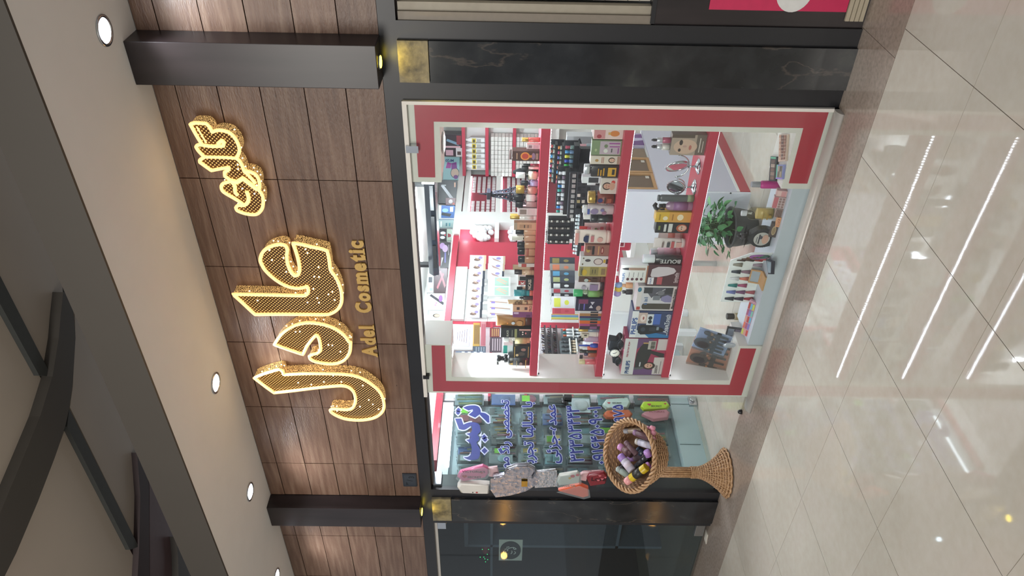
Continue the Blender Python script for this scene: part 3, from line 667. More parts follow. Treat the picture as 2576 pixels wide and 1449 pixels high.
deo((900,318),(960,345),40,'#d890a4','#e59ab0',.8,.02,'pink cap peeping out at the upper basket edge'); deo((850,318),(900,360),36,'#d890a4','#e59ab0',.8,.035,'pink cap beside the plum bottle, upper one of a pair')
deo((915,385),(965,410),38,'#d890a4','#e8a2b6',.8,.02,'pink cap resting right against the basket rim, middle one'); deo((905,470),(960,500),42,'#d890a4','#e8a2b6',.8,.02,'pink cap below the plum bottle, lowest at the rim')
deo((690,520),(935,592),52,'#a9a6b4','#b9b4ac',.2,.025,'grey and white roll-on bottle across the middle of the basket','#c3c0cc')
deo((535,525),(705,715),40,'#5a4348','#77606a',.28,-.03,'slim brown bottle with a thin gold ring in the basket')
deo((440,585),(640,720),58,'#6d5051','#c98fc0',.34,.03,'brown bottle with a lilac pink cap in the basket','#7c5c5c')
deo((700,630),(800,700),62,'#2b3444','#2b3a4c',.4,.05,'navy blue square-shouldered bottle half hidden in the basket'); deo((840,655),(885,735),56,'#a178b8','#b48ccc',.85,.02,'violet cap pointing up near the basket rim')
deo((455,720),(640,950),62,'#b6b0bd','#a583c8',.34,-.05,'flowered white bottle with a glossy violet cap in the basket','#c8bcc8')
deo((575,775),(840,742),54,'#7a6a72','#9f79bb',.38,.11,'bottle with a violet cap lying level under the flowered one')
deo((635,965),(880,755),58,'#1f1f24','#8d9094',.22,.045,'black bottle with silver ends and white print in the basket','#2a2a30'); deo((475,862),(525,915),56,'#2c2a2c','#353236',.5,.06,'dark round bottle end at the lower left of the basket heap')
deo((415,915),(610,1040),48,'#7e8a80','#9ba5a0',.3,-.005,'pale green bottle beside the dark red packet in the basket'); deo((545,1120),(850,895),62,'#c6aa28','#dd9a98',.26,-.03,'yellow and black bottle with a pink cap, lowest in the basket','#2e2c28'); deo((848,845),(890,895),40,'#a06aa8','#b682be',.8,.02,'small violet cap by the inner rim of the basket')
# ------------------------------------------------------------------ builders for goods
def dec(t, w, h, specs, y0=-.0008):
    """flat print on a front face: r rectangle, c disc, t text, p outline (all in fractions of the face)"""
    par = next((c for c in t.children if c.name.startswith(('box_body', 'bottle_body', 'tube_body'))), t)
    for i, s_ in enumerate(specs):
        k = s_[0]; y = y0-.0002*i; mb = MB()
        if k == 'r':
            _, u0, v0, u1, v1, c = s_; mb.box(((u0-.5)*w, y, v0*h), ((u1-.5)*w, y+.0006, v1*h)); nm = 'printed_panel'
        elif k == 'c':
            _, u, v, rx, rz, c = s_; mb.lathe([(1, 0), (1, .0006)], 20, M=Matrix.Translation(((u-.5)*w, y+.0006, v*h)) @ Matrix.Diagonal((rx*w, 1, rz*h, 1)) @ Matrix.Rotation(math.radians(90), 4, 'X')); nm = 'printed_disc'
        elif k == 'p':
            _, pts, c = s_; mb.prism([((u-.5)*w, v*h) for u, v in pts], lambda u, v, q: (u, y+q, v), .0006); nm = 'printed_shape'
        else:
            _, u, v, wd, s2, c = s_[:6]; rot = s_[6] if len(s_) > 6 else 0; b_ = .02
            tw, th = text_w(s2, b_); k_ = wd*(w if rot in (0, 180) else h)/tw
            text_bm(mb, s2, k_, Matrix.Translation(((u-.5)*w, y, v*h)) @ FRONT.to_4x4() @ Matrix.Rotation(math.radians(rot), 4, 'Z'), b_); nm = 'lettering'
        mb.build(nm, mat(c, .4, var=.03), par)
def face(u, v, r, skin='#d9b09a', hair='#3c2c26', w=1.0, h=1.0):
    """a plain printed woman's head: hair, face, eyes, mouth"""
    k = w/h
    return [('c', u, v, r*1.25, r*1.3*k, hair), ('c', u, v-.1*r*k, r*.85, r*1.08*k, skin), ('c', u-.35*r, v+.12*r*k, r*.13, r*.09*k, '#2a2020'), ('c', u+.35*r, v+.12*r*k, r*.13, r*.09*k, '#2a2020'), ('c', u, v-.6*r*k, r*.28, r*.11*k, '#b04a50')]
def carton(name, label, cat, loc, w, h, d, col, specs=(), rz=0, group=None, rough=.35, bevel=.0015, m=None):
    t = thing(name, label, cat, loc, math.radians(rz), group)
    MB().box((-w/2, 0, 0), (w/2, d, h)).build('box_body', m or mat(col, rough, var=.05), t, bevel if min(w, d, h) > .006 else 0)
    if specs: dec(t, w, h, specs)
    return t
def bottle(name, label, cat, loc, w, h, body, cap, capf=.25, capw=.5, sh=.12, band=None, sq=0, dep=.6, clearb=False, neck=None, group=None, rz=0, metal=0, lab=None):
    t = thing(name, label, cat, loc, rz, group); r = w/2; hb = h*(1-capf); sy = dep if sq else dep
    M = Matrix.Translation((0, r*sy, 0)); rr = capw*r
    n = 24 if sq else 18
    mb_ = mat(body, .08 if clearb else .28, metal, .08, coat=.4) if not clearb else clear(body, .9)
    MB().lathe([(r*.9, 0), (r, h*.02), (r, hb*(1-sh)), (r*.92, hb*(1-sh*.5)), (rr*.9, hb*.985), (rr*.9, hb)], n, 1, sy, M, sq).build('bottle_body', mb_, t)
    if clearb: MB().lathe([(r*.82, h*.03), (r*.82, hb*(1-sh)*.8)], n, 1, sy, M, sq).build('bottle_filling', mat(clearb, .2, var=.05), t)
    MB().lathe([(rr*.96, hb), (rr, hb+.002), (rr, h*.985), (rr*.9, h)], n, 1, min(1, sy*1.1), M, sq).build('bottle_cap', mat(cap, .25, .6 if cap in ('#b8964e', '#c9ccd0', '#a9adb3') else 0, .05), t)
    if band:
        b0, b1 = lab or (.18, .72)
        MB().lathe([(r*1.012, hb*b0), (r*1.012, hb*b1)], n, 1, sy*1.012, M, sq).build('bottle_label', mat(band, .4), t)
    if neck: MB().lathe([(rr*1.04, hb), (rr*1.04, hb+h*.03)], n, 1, min(1, sy*1.1), M).build('neck_ring', mat(neck, .2, .8), t)
    return t
def squeeze(name, label, cat, loc, w, h, body, cap, capf=.18, cap_down=True, band=None, specs=(), group=None):
    """tube standing on its cap: round below, flat crimp above"""
    t = thing(name, label, cat, loc, 0, group); r = w/2; N = 20
    def ring(z, a, b): return [(a*math.cos(2*math.pi*i/N), r*.55+b*math.sin(2*math.pi*i/N), z) for i in range(N)]
    zc = h*capf
    MB().loft([ring(0, r*.86, r*.5), ring(zc*.9, r*.9, r*.54), ring(zc, r*.86, r*.5)]).build('tube_cap', mat(cap, .3), t)
    MB().loft([ring(zc, r*.85, r*.52), ring(zc+h*.05, r*.98, r*.55), ring(h*.6, r*1.0, r*.36), ring(h*.93, r*1.03, r*.08), ring(h, r*1.03, r*.03)]).build('tube_body', mat(body, .3, var=.05, coat=.3), t)
    if band: MB().loft([ring(h*.34, r*1.0, r*.50), ring(h*.62, r*1.02, r*.37)]).build('tube_label', mat(band, .4), t)
    if specs: dec(t, w*.85, h, specs, -.004)
    return t
def sp(k, y0, y1, xtop, Y=.06):
    z = SHZ[k]; xr = xat(y0, z, Y); xl = xat(y1, z, Y); ym = (y0+y1)/2; zt = at(xtop, ym, Y=Y).z
    return ((xr+xl)/2, Y, z), xr-xl, max(.012, zt-z)
GR = {1: 'goods on the top window shelf', 2: 'goods on the middle window shelf', 3: 'goods on the lowest window shelf'}
def C(k, y0, y1, xt, lb, col, specs=(), d=.05, Y=.06, cat='box', name='carton'):
    l, w, h = sp(k, y0, y1, xt, Y); return carton(name, lb, cat, l, w, h, d, col, specs, 0, GR[k])
def B(k, y0, y1, xt, lb, body, cap, Y=.06, cat='bottle', name='bottle', **kw):
    l, w, h = sp(k, y0, y1, xt, Y); return bottle(name, lb, cat, l, w, h, body, cap, group=GR[k], **kw)
def T(k, y0, y1, xt, lb, body, cap, Y=.07, **kw):
    l, w, h = sp(k, y0, y1, xt, Y); return squeeze('cosmetic_tube', lb, 'tube', l, w, h, body, cap, group=GR[k], **kw)
# ------------------------------------------------------------------ top shelf, from its right end to its left end
B(1,349,360,1313,'slim gold-capped lip colour stick, first from the right end of the top shelf','#b5524a','#b8964e',capf=.35,capw=.9,sh=.03,dep=1,name='lip_stick')
C(1,364,375,1325,'small clear and pink trial box beside the gold-capped lip stick on the top shelf','#cfc0c4',[('r',.1,.1,.9,.5,'#b9a0a8'),('r',.2,.6,.8,.85,'#8d7078')],.02)
squeeze('cosmetic_tube','dark domed tube standing behind the brown sun box on the top shelf','tube',sp(1,383,404,1281,.13)[0],.06,sp(1,383,404,1281,.13)[2],'#3b2c2a','#50403a',group=GR[1])
C(1,381,406,1288,'brown carton with an orange sun on it, on the top shelf','#4d2f2b',[('c',.5,.52,.40,.17,'#d98a3a'),('c',.5,.52,.28,.12,'#b5402f'),('c',.5,.22,.34,.07,'#8a6f8a'),('r',.2,.80,.8,.84,'#b08a70'),('r',.2,.05,.8,.08,'#b59a8a'),('r',.2,.1,.8,.13,'#b59a8a'),('c',.5,.32,.14,.05,'#d7822f')],.045)
B(1,414,420,1316,'dark red lip gloss with a black cap beside the brown sun box','#7a2836','#1c1a1e',capf=.45,capw=.95,sh=.02,dep=1,name='lip_gloss'); B(1,420,428,1312,'pale pink lip gloss with a black cap next to the black comb','#d8a8a8','#1c1a1e',capf=.4,capw=.95,sh=.02,dep=1,name='lip_gloss')
l,w,h=sp(1,427,440,1290,.10); t=thing('hair_comb','black tapered comb leaning upright behind the glosses on the top shelf','comb',l,0,GR[1])
MB().loft([[(a*s_,b*.006,z) for a,b in ((-1,-1),(1,-1),(1,1),(-1,1))] for s_,z in ((.024,0),(.03,h*.4),(.018,h*.8),(.006,h))]).build('comb_body',m_blackpl,t,.002); MB().box((-.004,-.002,0),(.004,.008,h*.3)).build('comb_handle',m_blackpl,t)
B(1,436,453,1298,'clear square perfume bottle with a white dome cap on the top shelf','#eef0f0','#dfe6e6',capf=.4,capw=.75,sh=.06,sq=.8,clearb='#d9c9b4',band='#cfc2ae')
B(1,456,471,1310,'lilac perfume bottle with a black atomiser on the top shelf','#e9e4f4','#26262c',capf=.42,capw=.7,sh=.06,sq=.8,clearb='#d9cfe0')
B(1,471,490,1298,'perfume bottle with a broad gold cap in front of the tower model','#f0e6e0','#b8964e',capf=.38,capw=.95,sh=.05,sq=.6,clearb='#d9b4a8',band='#c08a80')
# tower model
l,w,h=sp(1,474,506,1204,.15); h=.335; t=thing('tower_model','dark grey lattice tower model standing tall behind the perfume bottles','model',(l[0],.15,SHZ[1]),0,None)
tw=MB()
def tp(z): return .055*(1-z/.26)**1.6+.010 if z<.26 else .008
for sx in (-1,1):
    for sy in (-1,1):
        tw.tube([(sx*tp(z),sy*tp(z),z) for z in [.26*i/10 for i in range(11)]],.0055,5)
for i in range(12):
    z0,z1=.26*i/12,.26*(i+1)/12; a,b=tp(z0),tp(z1)
    for sy in (-1,1):
        tw.tube([(-a,sy*a,z0),(b,sy*b,z1)],.003,4); tw.tube([(a,sy*a,z0),(-b,sy*b,z1)],.003,4); tw.tube([(sy*a,-a,z0),(sy*b,b,z1)],.003,4); tw.tube([(sy*a,a,z0),(sy*b,-b,z1)],.003,4)
tw.build('tower_lattice',mat('#3a3a46',.4,.3),t)
MB().box((-.045,-.045,.075),(.045,.045,.085)).build('lower_deck',mat('#3a3a46',.4,.3),t); MB().box((-.032,-.032,.15),(.032,.032,.158)).build('middle_deck',mat('#3a3a46',.4,.3),t)
MB().box((-.024,-.024,.262),(.024,.024,.285)).build('upper_deck',mat('#3a3a46',.4,.3),t,.003); MB().lathe([(.007,.285),(.004,.31),(.0015,.335)],8).build('spire',mat('#3a3a46',.4,.3),t)
B(1,491,508,1292,'clear square perfume bottle with a tall black cube cap, nearer the tower','#efe6e6','#1d1d24',capf=.36,capw=.95,sh=.03,sq=.9,clearb='#d8c6c8',band='#e6dede')
B(1,508,524,1297,'clear square perfume bottle with a black cube cap, the shorter of two beside the tower','#efe2e2','#1d1d24',capf=.34,capw=.95,sh=.03,sq=.9,clearb='#d9c2c4')
C(1,525,542,1303,'clear boxed perfume with a brown stopper on the top shelf','#e3d5d6',[('r',.15,.55,.85,.9,'#8d7a74'),('r',.1,.1,.9,.5,'#d6c0c2')],.04)
B(1,543,556,1283,'slim ribbed bottle with a gold cap just before the red cabinet edge','#e6dcd8','#b8964e',capf=.36,capw=.95,sh=.03,dep=1,band='#d2c6c2')
C(1,561,579,1293,'peach foundation carton standing before the plush toys','#cda182',[('r',.25,.2,.75,.75,'#b68a6e'),('r',.3,.35,.7,.38,'#4b3a34'),('r',.3,.5,.7,.55,'#4b3a34'),('r',.0,.86,1,1,'#b09a86')],.03)
MK=dict(sh=.06,sq=.6,capf=.4,capw=.8)
B(1,579,593,1297,'beige foundation bottle with a black cap, right of the white-collared one','#c99a7a','#1d1d24',**MK); B(1,593,609,1288,'beige foundation bottle with a black cap and white collar','#c8987a','#d8d2c8',sh=.05,sq=.6,capf=.5,capw=.8,neck='#2a2a30')
B(1,611,627,1301,'foundation bottle with a round-topped black cap, first of three by the red panel','#c49472','#1b1b22',**MK); B(1,627,646,1302,'foundation bottle with black cap and red tag, second of three by the red panel','#c08f70','#1b1b22',band='#b06a58',lab=(.6,.9),**MK); B(1,647,664,1303,'foundation bottle with a grey-banded black cap, third of three by the red panel','#b98768','#2a2a32',**MK)
C(1,664,672,1304,'narrow white and red carton between two foundation bottles','#d6ccc8',[('r',0,.5,1,.8,'#b24a44')],.03)
T(1,669,682,1290,'short tan and gold crimped tube on the top shelf','#c0a184','#8a3c34'); B(1,682,695,1294,'beige bottle with a brown-black cap before the stocking packs','#caa282','#33262a',capf=.38,capw=.85,sh=.04,dep=.7,band='#d9b698')
C(1,695,718,1303,'white, red and black window carton beside the dark lettered carton','#dcd8d6',[('r',.05,.45,.5,.95,'#b03a3a'),('r',.55,.3,.95,.9,'#2c2c30'),('r',.05,.1,.5,.4,'#2c2c30'),('t',.28,.7,.3,'K','#ffffff')],.04,Y=.09); C(1,700,731,1322,'low black carton lettered NCASS on the top shelf','#211f22',[('t',.5,.5,.8,'NCASS','#d8c9b8')],.03,Y=.04)
B(1,725,738,1300,'beige bottle with a dark cap tucked behind the teal tube','#cf9f80','#26242a',capf=.35,capw=.9,sh=.05,dep=.7,Y=.10); T(1,733,749,1293,'teal tube with a coral cap on the top shelf','#2f8f98','#d87868',band='#2a7f88'); B(1,748,757,1307,'small dark bottle left of the teal tube','#3a2a2c','#1e1c20',dep=.8)
T(1,757,768,1277,'tall peach tube with printed lines, left of the teal tube','#d9b48e','#d2ad86',specs=[('t',.5,.45,.5,'L 80','#6a4a34',90),('t',.5,.7,.5,'BB','#8a6a50')])
C(1,768,785,1290,'peach carton with three shade windows on the top shelf','#d5a488',[('r',.3,.25,.7,.4,'#5d3a38'),('r',.3,.45,.7,.6,'#c9a58a'),('r',.3,.65,.7,.8,'#4b3236'),('t',.5,.1,.8,'PRO','#7a4a40')],.03); C(1,785,799,1290,'purple carton with a pale strip, next to the bronze tube','#7a3f6d',[('r',.6,.7,.95,.95,'#c9a8c4'),('r',.1,.1,.5,.3,'#5c2c52')],.03)
T(1,800,826,1248,'large shiny bronze tube tapering to a crimped tip on the top shelf','#a8743a','#4a2a1e',specs=[('c',.5,.34,.30,.09,'#b98a54'),('c',.5,.52,.16,.05,'#c9d2dc'),('r',.42,.66,.58,.7,'#e08a3a'),('r',.3,.24,.7,.26,'#6a4522')])
C(1,827,850,1260,'black face-mask carton showing a dark masked face, on the top shelf','#1d1c1f',[('r',.06,.47,.94,.55,'#8a8a58'),('c',.5,.25,.36,.16,'#3c3638'),('c',.5,.25,.30,.13,'#151416'),('c',.38,.28,.07,.025,'#e8d8d0'),('c',.62,.28,.07,.025,'#e8d8d0'),('c',.5,.18,.11,.025,'#c47a78'),('t',.5,.78,.7,'BLACK','#b9b9a8'),('r',.15,.62,.85,.64,'#8a8a7a'),('r',.8,.02,.96,.4,'#c49a90')],.05)
B(1,852,869,1266,'clear bottle of pale yellow liquid beside the black mask carton','#f2f2ea','#e9ecec',capf=.2,capw=.6,sh=.2,dep=.7,clearb='#d8cfa0',band='#b8a878')
C(1,870,890,1266,'white and teal medicine-like carton standing behind the black jar box','#dfe6e6',[('r',0,.85,1,1,'#2f9a8c'),('r',.2,.5,.8,.52,'#5a6a6a'),('r',.2,.6,.8,.62,'#5a6a6a')],.04,Y=.12); C(1,871,901,1290,'black and gold carton next to the pump bottle','#17161a',[('r',.05,.88,.95,.92,'#b8964e'),('r',.05,.1,.95,.13,'#b8964e'),('c',.35,.5,.16,.2,'#4a403a'),('c',.7,.4,.12,.14,'#8a6a60'),('c',.25,.75,.1,.08,'#c9b48a')],.05,Y=.06)
l,w,h=sp(1,899,927,1249,.05); t=bottle('pump_bottle','black pump bottle with gold print, last at the left end of the top shelf','bottle',l,w,h*.78,'#141416','#1b1b1f',capf=.12,capw=.6,sh=.12,dep=.8,band='#1f1d20',group=GR[1])
k=MB(); k.cyl((0,w*.4,h*.76),(0,w*.4,h*.88),w*.16,12); k.lathe([(w*.22,h*.88),(w*.24,h*.96),(w*.2,h)],14,M=Matrix.Translation((0,w*.4,0))); k.box((-w*.5,w*.3,h*.93),(0,w*.5,h)); k.build('pump_head',m_blackpl,t)
dec(t,w*.7,h*.78,[('r',.0,.15,1,.18,'#b8964e'),('c',.5,.35,.2,.06,'#9a7a72'),('r',.1,.5,.9,.52,'#c9b48a'),('p',[(.35,.66),(.5,.8),(.65,.66)],'#c9a25a')],-.012)
# ------------------------------------------------------------------ middle shelf
t=C(2,327,351,1493,'clear pink gift pack holding an orange bottle, at the right end of the middle shelf','#e0c9c4',[('r',.05,.6,.95,.97,'#c98a8c'),('c',.6,.28,.3,.16,'#cf7c3a'),('r',.48,.42,.72,.5,'#c9a25a'),('c',.3,.8,.2,.08,'#a03a44')],.08,Y=.06)
C(2,354,391,1488,'green boxed tool kit with a purple comb and scissors in its window','#7d8f6c',[('r',.06,.04,.94,.72,'#b7a6b2'),('r',.12,.08,.5,.12,'#8d4a8c'),('r',.55,.06,.62,.4,'#9a4a94'),('r',.76,.06,.84,.42,'#9a4a94'),('c',.3,.52,.14,.07,'#d5d8d0'),('c',.62,.52,.12,.06,'#6f7f5e'),('c',.35,.85,.1,.04,'#a9b88c'),('r',.2,.3,.45,.34,'#4a4a48')],.04)
C(2,393,414,1485,'cream carton with a woman stroking her hair, on the middle shelf','#d8cdbf',[('c',.45,.78,.16,.06,'#b08a52'),('r',.15,.55,.85,.57,'#a05a50'),('r',.15,.6,.85,.62,'#a05a50')]+face(.5,.28,.26,w=.08,h=.24)+[('r',.05,.02,.95,.1,'#a98878')],.05)
l,w,h=sp(2,415,449,1470,.06); t=bottle('bottle','big black bottle with a gold label and silver cap on the middle shelf','bottle',l,w,h,'#2a2628','#c9ccd0',capf=.16,capw=.7,sh=.08,sq=.5,dep=.6,group=GR[2]); dec(t,w*.8,h,[('r',.1,.08,.9,.32,'#d0a032'),('r',.25,.12,.75,.2,'#2a2420'),('r',.15,.42,.85,.46,'#c08f2a'),('r',.15,.5,.7,.54,'#c08f2a'),('r',.15,.58,.8,.61,'#c08f2a')],-.006)
C(2,446,462,1464,'white and silver carton behind the black gold-labelled bottle','#dfe3e6',[('r',.1,.5,.9,.8,'#3a3c42'),('r',.1,.15,.9,.35,'#b09a7a')],.04,Y=.15); B(2,455,471,1478,'white flip-top bottle with a dark body behind the woman carton','#33343a','#e3e6ea',capf=.3,capw=.8,Y=.15)
C(2,449,488,1511,'square white carton with a bare-shouldered woman, on the middle shelf','#d8d2cc',[('r',.04,.05,.96,.95,'#cfc4bb')]+face(.5,.62,.2,'#c99a84','#4a3632',w=.17,h=.16)+[('c',.75,.25,.12,.12,'#c8443c'),('c',.5,.3,.25,.18,'#c99a84')],.05)
l,w,h=sp(2,490,519,1480,.06); t=bottle('jar','dark red and black jar bottle with a wide gold lid on the middle shelf','jar',l,w,h,'#2b1c1e','#b8964e',capf=.26,capw=.95,sh=.03,dep=.9,group=GR[2],band='#7d3a2e',lab=(.08,.9),neck='#b8964e'); dec(t,w*.6,h,[('c',.5,.56,.3,.09,'#2c2f6c'),('r',.1,.36,.9,.4,'#2a1a18'),('r',.2,.15,.8,.3,'#9a4a38')],-.004)
t=B(2,520,544,1466,'white bottle strewn with lilac flowers on the middle shelf','#c9bcc0','#dfe0e2',capf=.15,capw=.8,sh=.04,dep=.7); dec(t,.06,.22,[('c',.5,.5,.3,.1,'#8a7a9c'),('c',.35,.25,.2,.06,'#9c6f86'),('c',.65,.3,.15,.05,'#7a6fa0'),('r',.2,.62,.8,.68,'#4a5a9c')],-.006)
C(2,542,553,1468,'slim white and gold carton behind the black spray can','#e3e3e0',[('r',0,0,1,.25,'#c0a060')],.04,Y=.13); B(2,546,564,1486,'plain black spray can on the middle shelf','#1f2024','#2a2b30',capf=.3,capw=.92,sh=.04,dep=1)
T(2,566,592,1470,'pink and white tube with a berry picture on the middle shelf','#d9b8b4','#d8848c',Y=.13,capf=.14,specs=[('c',.5,.5,.2,.08,'#8a2f3c'),('r',.1,.25,.9,.38,'#c4565c'),('c',.65,.55,.12,.05,'#5f7a3c'),('r',.15,.75,.85,.9,'#c96a7c')]); B(2,571,580,1458,'red-capped bottle peeping over the berry tube','#e6d8d4','#d24440',capf=.3,capw=.8,Y=.14)
l,w,h=sp(2,585,618,1446,.05); t=squeeze('cosmetic_tube','large cream tube with a pink top end and a navy badge on the middle shelf','tube',l,w,h,'#e6d6cc','#e3cfc4',capf=.1,group=GR[2]); dec(t,w*.9,h,[('p',[(.2,.62),(.8,.62),(.8,.7),(.65,.76),(.35,.76),(.2,.7)],'#232a52'),('r',.25,.47,.75,.56,'#c4767c'),('c',.45,.3,.2,.08,'#d9a49c'),('r',.0,.9,1,.99,'#dd9a94')],-.004)
C(2,617,644,1471,'rosy brown carton with a gold seal and painted lips on the middle shelf','#96685c',[('c',.5,.86,.2,.08,'#b8964e'),('r',.1,.6,.9,.7,'#2a2226'),('r',.55,.72,.9,.9,'#5f4038'),('c',.5,.28,.34,.07,'#8a3a3c'),('c',.5,.28,.2,.025,'#d9a898'),('r',.1,.42,.9,.45,'#d8a468')],.05)
C(2,645,672,1459,'white carton with a gold-topped bottle and a large ring printed on it','#d5d2d0',[('c',.5,.34,.3,.17,'#6a4a50'),('c',.5,.34,.25,.14,'#d3c4c0'),('r',.4,.08,.7,.16,'#c9a63a'),('r',.3,.0,.75,.07,'#3a2426'),('c',.6,.72,.12,.1,'#4c4448'),('c',.25,.9,.08,.03,'#7c6a5a'),('c',.8,.88,.07,.03,'#7c6a5a')],.05)
C(2,671,696,1456,'golden yellow see-through carton of hair oil on the middle shelf','#b0a060',[('r',.05,.85,.95,.97,'#8f8a6a'),('r',.1,.3,.9,.6,'#8f8350'),('c',.4,.8,.3,.1,'#c9a838'),('r',.2,.05,.8,.2,'#8a7450'),('r',.3,.4,.7,.42,'#3a3628'),('r',.3,.5,.7,.52,'#3a3628'),('t',.5,.9,.6,'KARO','#33332a')],.05)
T(2,696,714,1456,'chocolate brown tube with a round pale seal and dark cap','#5b3c30','#6a3c3a',capf=.16,specs=[('c',.5,.72,.26,.08,'#b9c4c0'),('c',.45,.6,.15,.04,'#a8734a'),('r',.2,.3,.8,.5,'#4a2f26')])
T(2,711,736,1446,'white and lilac tube with a dark flip cap on the middle shelf','#d9d2d8','#3c3036',capf=.14,specs=[('r',.15,.22,.85,.5,'#8f7a9c'),('c',.5,.7,.2,.08,'#a8a0b0'),('r',.1,.56,.5,.58,'#5a4a60')])
B(2,735,752,1443,'green-capped spray bottle with leafy label on the middle shelf','#c4d2bc','#3fae6c',capf=.3,capw=.9,sh=.05,dep=.9,band='#7aa860',clearb='#b8cca8')
C(2,752,783,1448,'navy and violet shampoo carton with white triangles and an old man picture','#2a2440',[('p',[(.25,.5),(.5,.42),(.25,.34)],'#d0ccd8'),('p',[(.75,.3),(.5,.38),(.75,.46)],'#c9c4d4'),('r',.1,.65,.6,.7,'#6a5fb0'),('r',.6,.55,.95,.9,'#7c3a5c'),('c',.25,.14,.2,.09,'#b09a90'),('r',.1,.85,.6,.88,'#8a84a8')],.05)
for (a,b,c,nm) in ((783,789,'#c9c4c6','white and grey'),(789,796,'#a8784a','tan'),(796,801,'#3a2f5c','black and violet'),(801,807,'#4a7a86','teal'),(807,815,'#d2642a','orange'),(815,821,'#a8487c','magenta'),(821,829,'#3a2a3a','dark plum')):
    C(2,a,b,1458,f'thin {nm} carton seen edge-on in the tight row on the middle shelf',c,[('r',.2,.15,.8,.5,'#2e2a30' if c!='#3a2a3a' else '#8a5a84')],.10)
B(2,829,838,1456,'round-headed gold stick left of the thin cartons on the middle shelf','#6a7486','#b8964e',capf=.45,capw=.95,sh=.03,dep=1,name='lip_stick')
T(2,837,852,1460,'cream tube with a boxed monogram, left of the gold stick','#e0d8d0','#e6e0da',capf=.08,specs=[('r',.12,.55,.88,.95,'#cfc4b4'),('r',.45,.65,.75,.8,'#4a443c')])
B(2,850,864,1456,'lilac bottle with a square black cap and flowered collar on the middle shelf','#b9a2bc','#17171c',capf=.25,capw=.8,sh=.2,dep=.7,neck='#c9a88a')
l,w,h=sp(2,865,874,1456,.06); t=thing('nail_brush','blue plastic brush standing on its head on the middle shelf','brush',l,0,GR[2]); MB().lathe([(.004,h*.4),(.007,h*.6),(.004,h)],10).build('brush_handle',mat('#2a46a8',.3),t); MB().lathe([(.014,0),(.016,.02),(.012,h*.36),(.005,h*.42)],12).build('brush_head',mat('#2a46a8',.3),t)
B(2,874,884,1458,'slim white and red bottle leaning left of the blue brush','#d8604a','#e6e2dc',capf=.45,capw=.5,sh=.1,dep=1); B(2,884,891,1458,'slim black and gold mascara on the middle shelf','#2a2420','#2a2624',capf=.4,capw=.9,dep=1,name='mascara'); B(2,890,902,1470,'small rusty ornament bottle near the left end of the middle shelf','#a0523a','#33284c',capf=.3,capw=.6,dep=1,Y=.05); C(2,893,903,1456,'pale pink and white slim carton near the left end of the middle shelf','#d9c8c8',[('r',0,.75,1,.95,'#3a3a44')],.03,Y=.12)
B(2,910,920,1457,'red lip colour with a cream cap, last at the left end of the middle shelf','#cf6a70','#c9bd92',capf=.36,capw=.95,sh=.03,dep=1,name='lip_stick')
# ------------------------------------------------------------------ lowest shelf
l,w,h=sp(3,340,391,1688,.05); carton('carton','grey-brown carton with a close-up woman face, at the right end of the lowest shelf','box',l,w,h,.05,'#6d625a',[('r',0,.28,1,1,'#a8988a'),('c',.42,.58,.36,.34,'#c9ab98'),('c',.62,.72,.13,.05,'#3a2f2c'),('c',.25,.74,.08,.04,'#3a2f2c'),('c',.38,.44,.12,.04,'#b06a60'),('c',.44,.6,.05,.06,'#b8968a'),('r',.85,.35,1,1,'#5a4d44'),('r',.15,.16,.85,.19,'#c9c2b8'),('r',.15,.08,.7,.1,'#c9c2b8')],0,GR[3])
ztop=l[2]+h
for (a,b,nm) in ((349,363,'serum bottle with a black dropper on the face carton, nearer the frame'),(365,381,'serum bottle with a black dropper on the face carton, second from the frame')):
    xr=xat(a,ztop,.07);xl=xat(b,ztop,.07);w2_=xr-xl;h2=at(1640,(a+b)/2,Y=.07).z-ztop
    t=bottle('serum_bottle',nm,'bottle',((xr+xl)/2,.07,ztop),w2_,h2*.72,'#c9c4bc' if a>350 else '#a8506c','#c9ccd0',capf=.42,capw=.8,sh=.05,dep=.9,group='serum bottles on the face carton'); MB().lathe([(w2_*.22,h2*.72),(w2_*.24,h2*.9),(w2_*.12,h2)],10,M=Matrix.Translation((0,w2_*.45,0))).build('dropper_bulb',m_blackpl,t)
def mirror(cy,xc,yc0,yc1,xb,label,tiltx):
    Y=.10; z=SHZ[3]; c=at(xc,cy,Y=Y); r=(xat(yc0,c.z,Y)-xat(yc1,c.z,Y))/2
    t=thing('table_mirror',label,'mirror',(c.x,Y,z),0,'small chrome table mirrors')
    MB().lathe([(.044,0),(.044,.004),(.028,.012),(.012,.02)],24).build('mirror_foot',m_chrome,t); MB().cyl((0,0,.018),(0,0,c.z-z-r),.006,10).build('mirror_stem',m_chrome,t)
    M=Matrix.Translation((0,0,c.z-z)) @ Matrix.Rotation(math.radians(tiltx[1]),4,'Z') @ Matrix.Rotation(math.radians(90+tiltx[0]),4,'X')
    MB().lathe([(r*.95,.0),(r*.95,.003)],36,M=M).build('mirror_glass',mat('#d8dadc',.02,1,.0),t)
    k=MB(); k.tube([M @ Vector((r*math.cos(a),r*math.sin(a),.001)) for a in [2*math.pi*i/40 for i in range(40)]],.006,8,True); k.build('mirror_rim',m_chrome,t)
    k=MB(); k.tube([(r*1.1*math.cos(a),0,c.z-z+r*1.1*math.sin(a)) for a in [math.pi+math.pi*i/20 for i in range(21)]],.004,6); k.build('mirror_fork',m_chrome,t)
mirror(418,1703,394,443,1754,'round chrome table mirror, nearer the face carton',(8,-38)); mirror(470,1700,452,488,1745,'round chrome table mirror, farther from the face carton, catching a bright glare',(-14,-18))
B(3,494,511,1655,'grey shampoo bottle with a green foot, next to the chrome mirrors','#55585a','#4a4d50',capf=.06,capw=.9,sh=.05,dep=.6,band='#7c8a66',lab=(.02,.2))
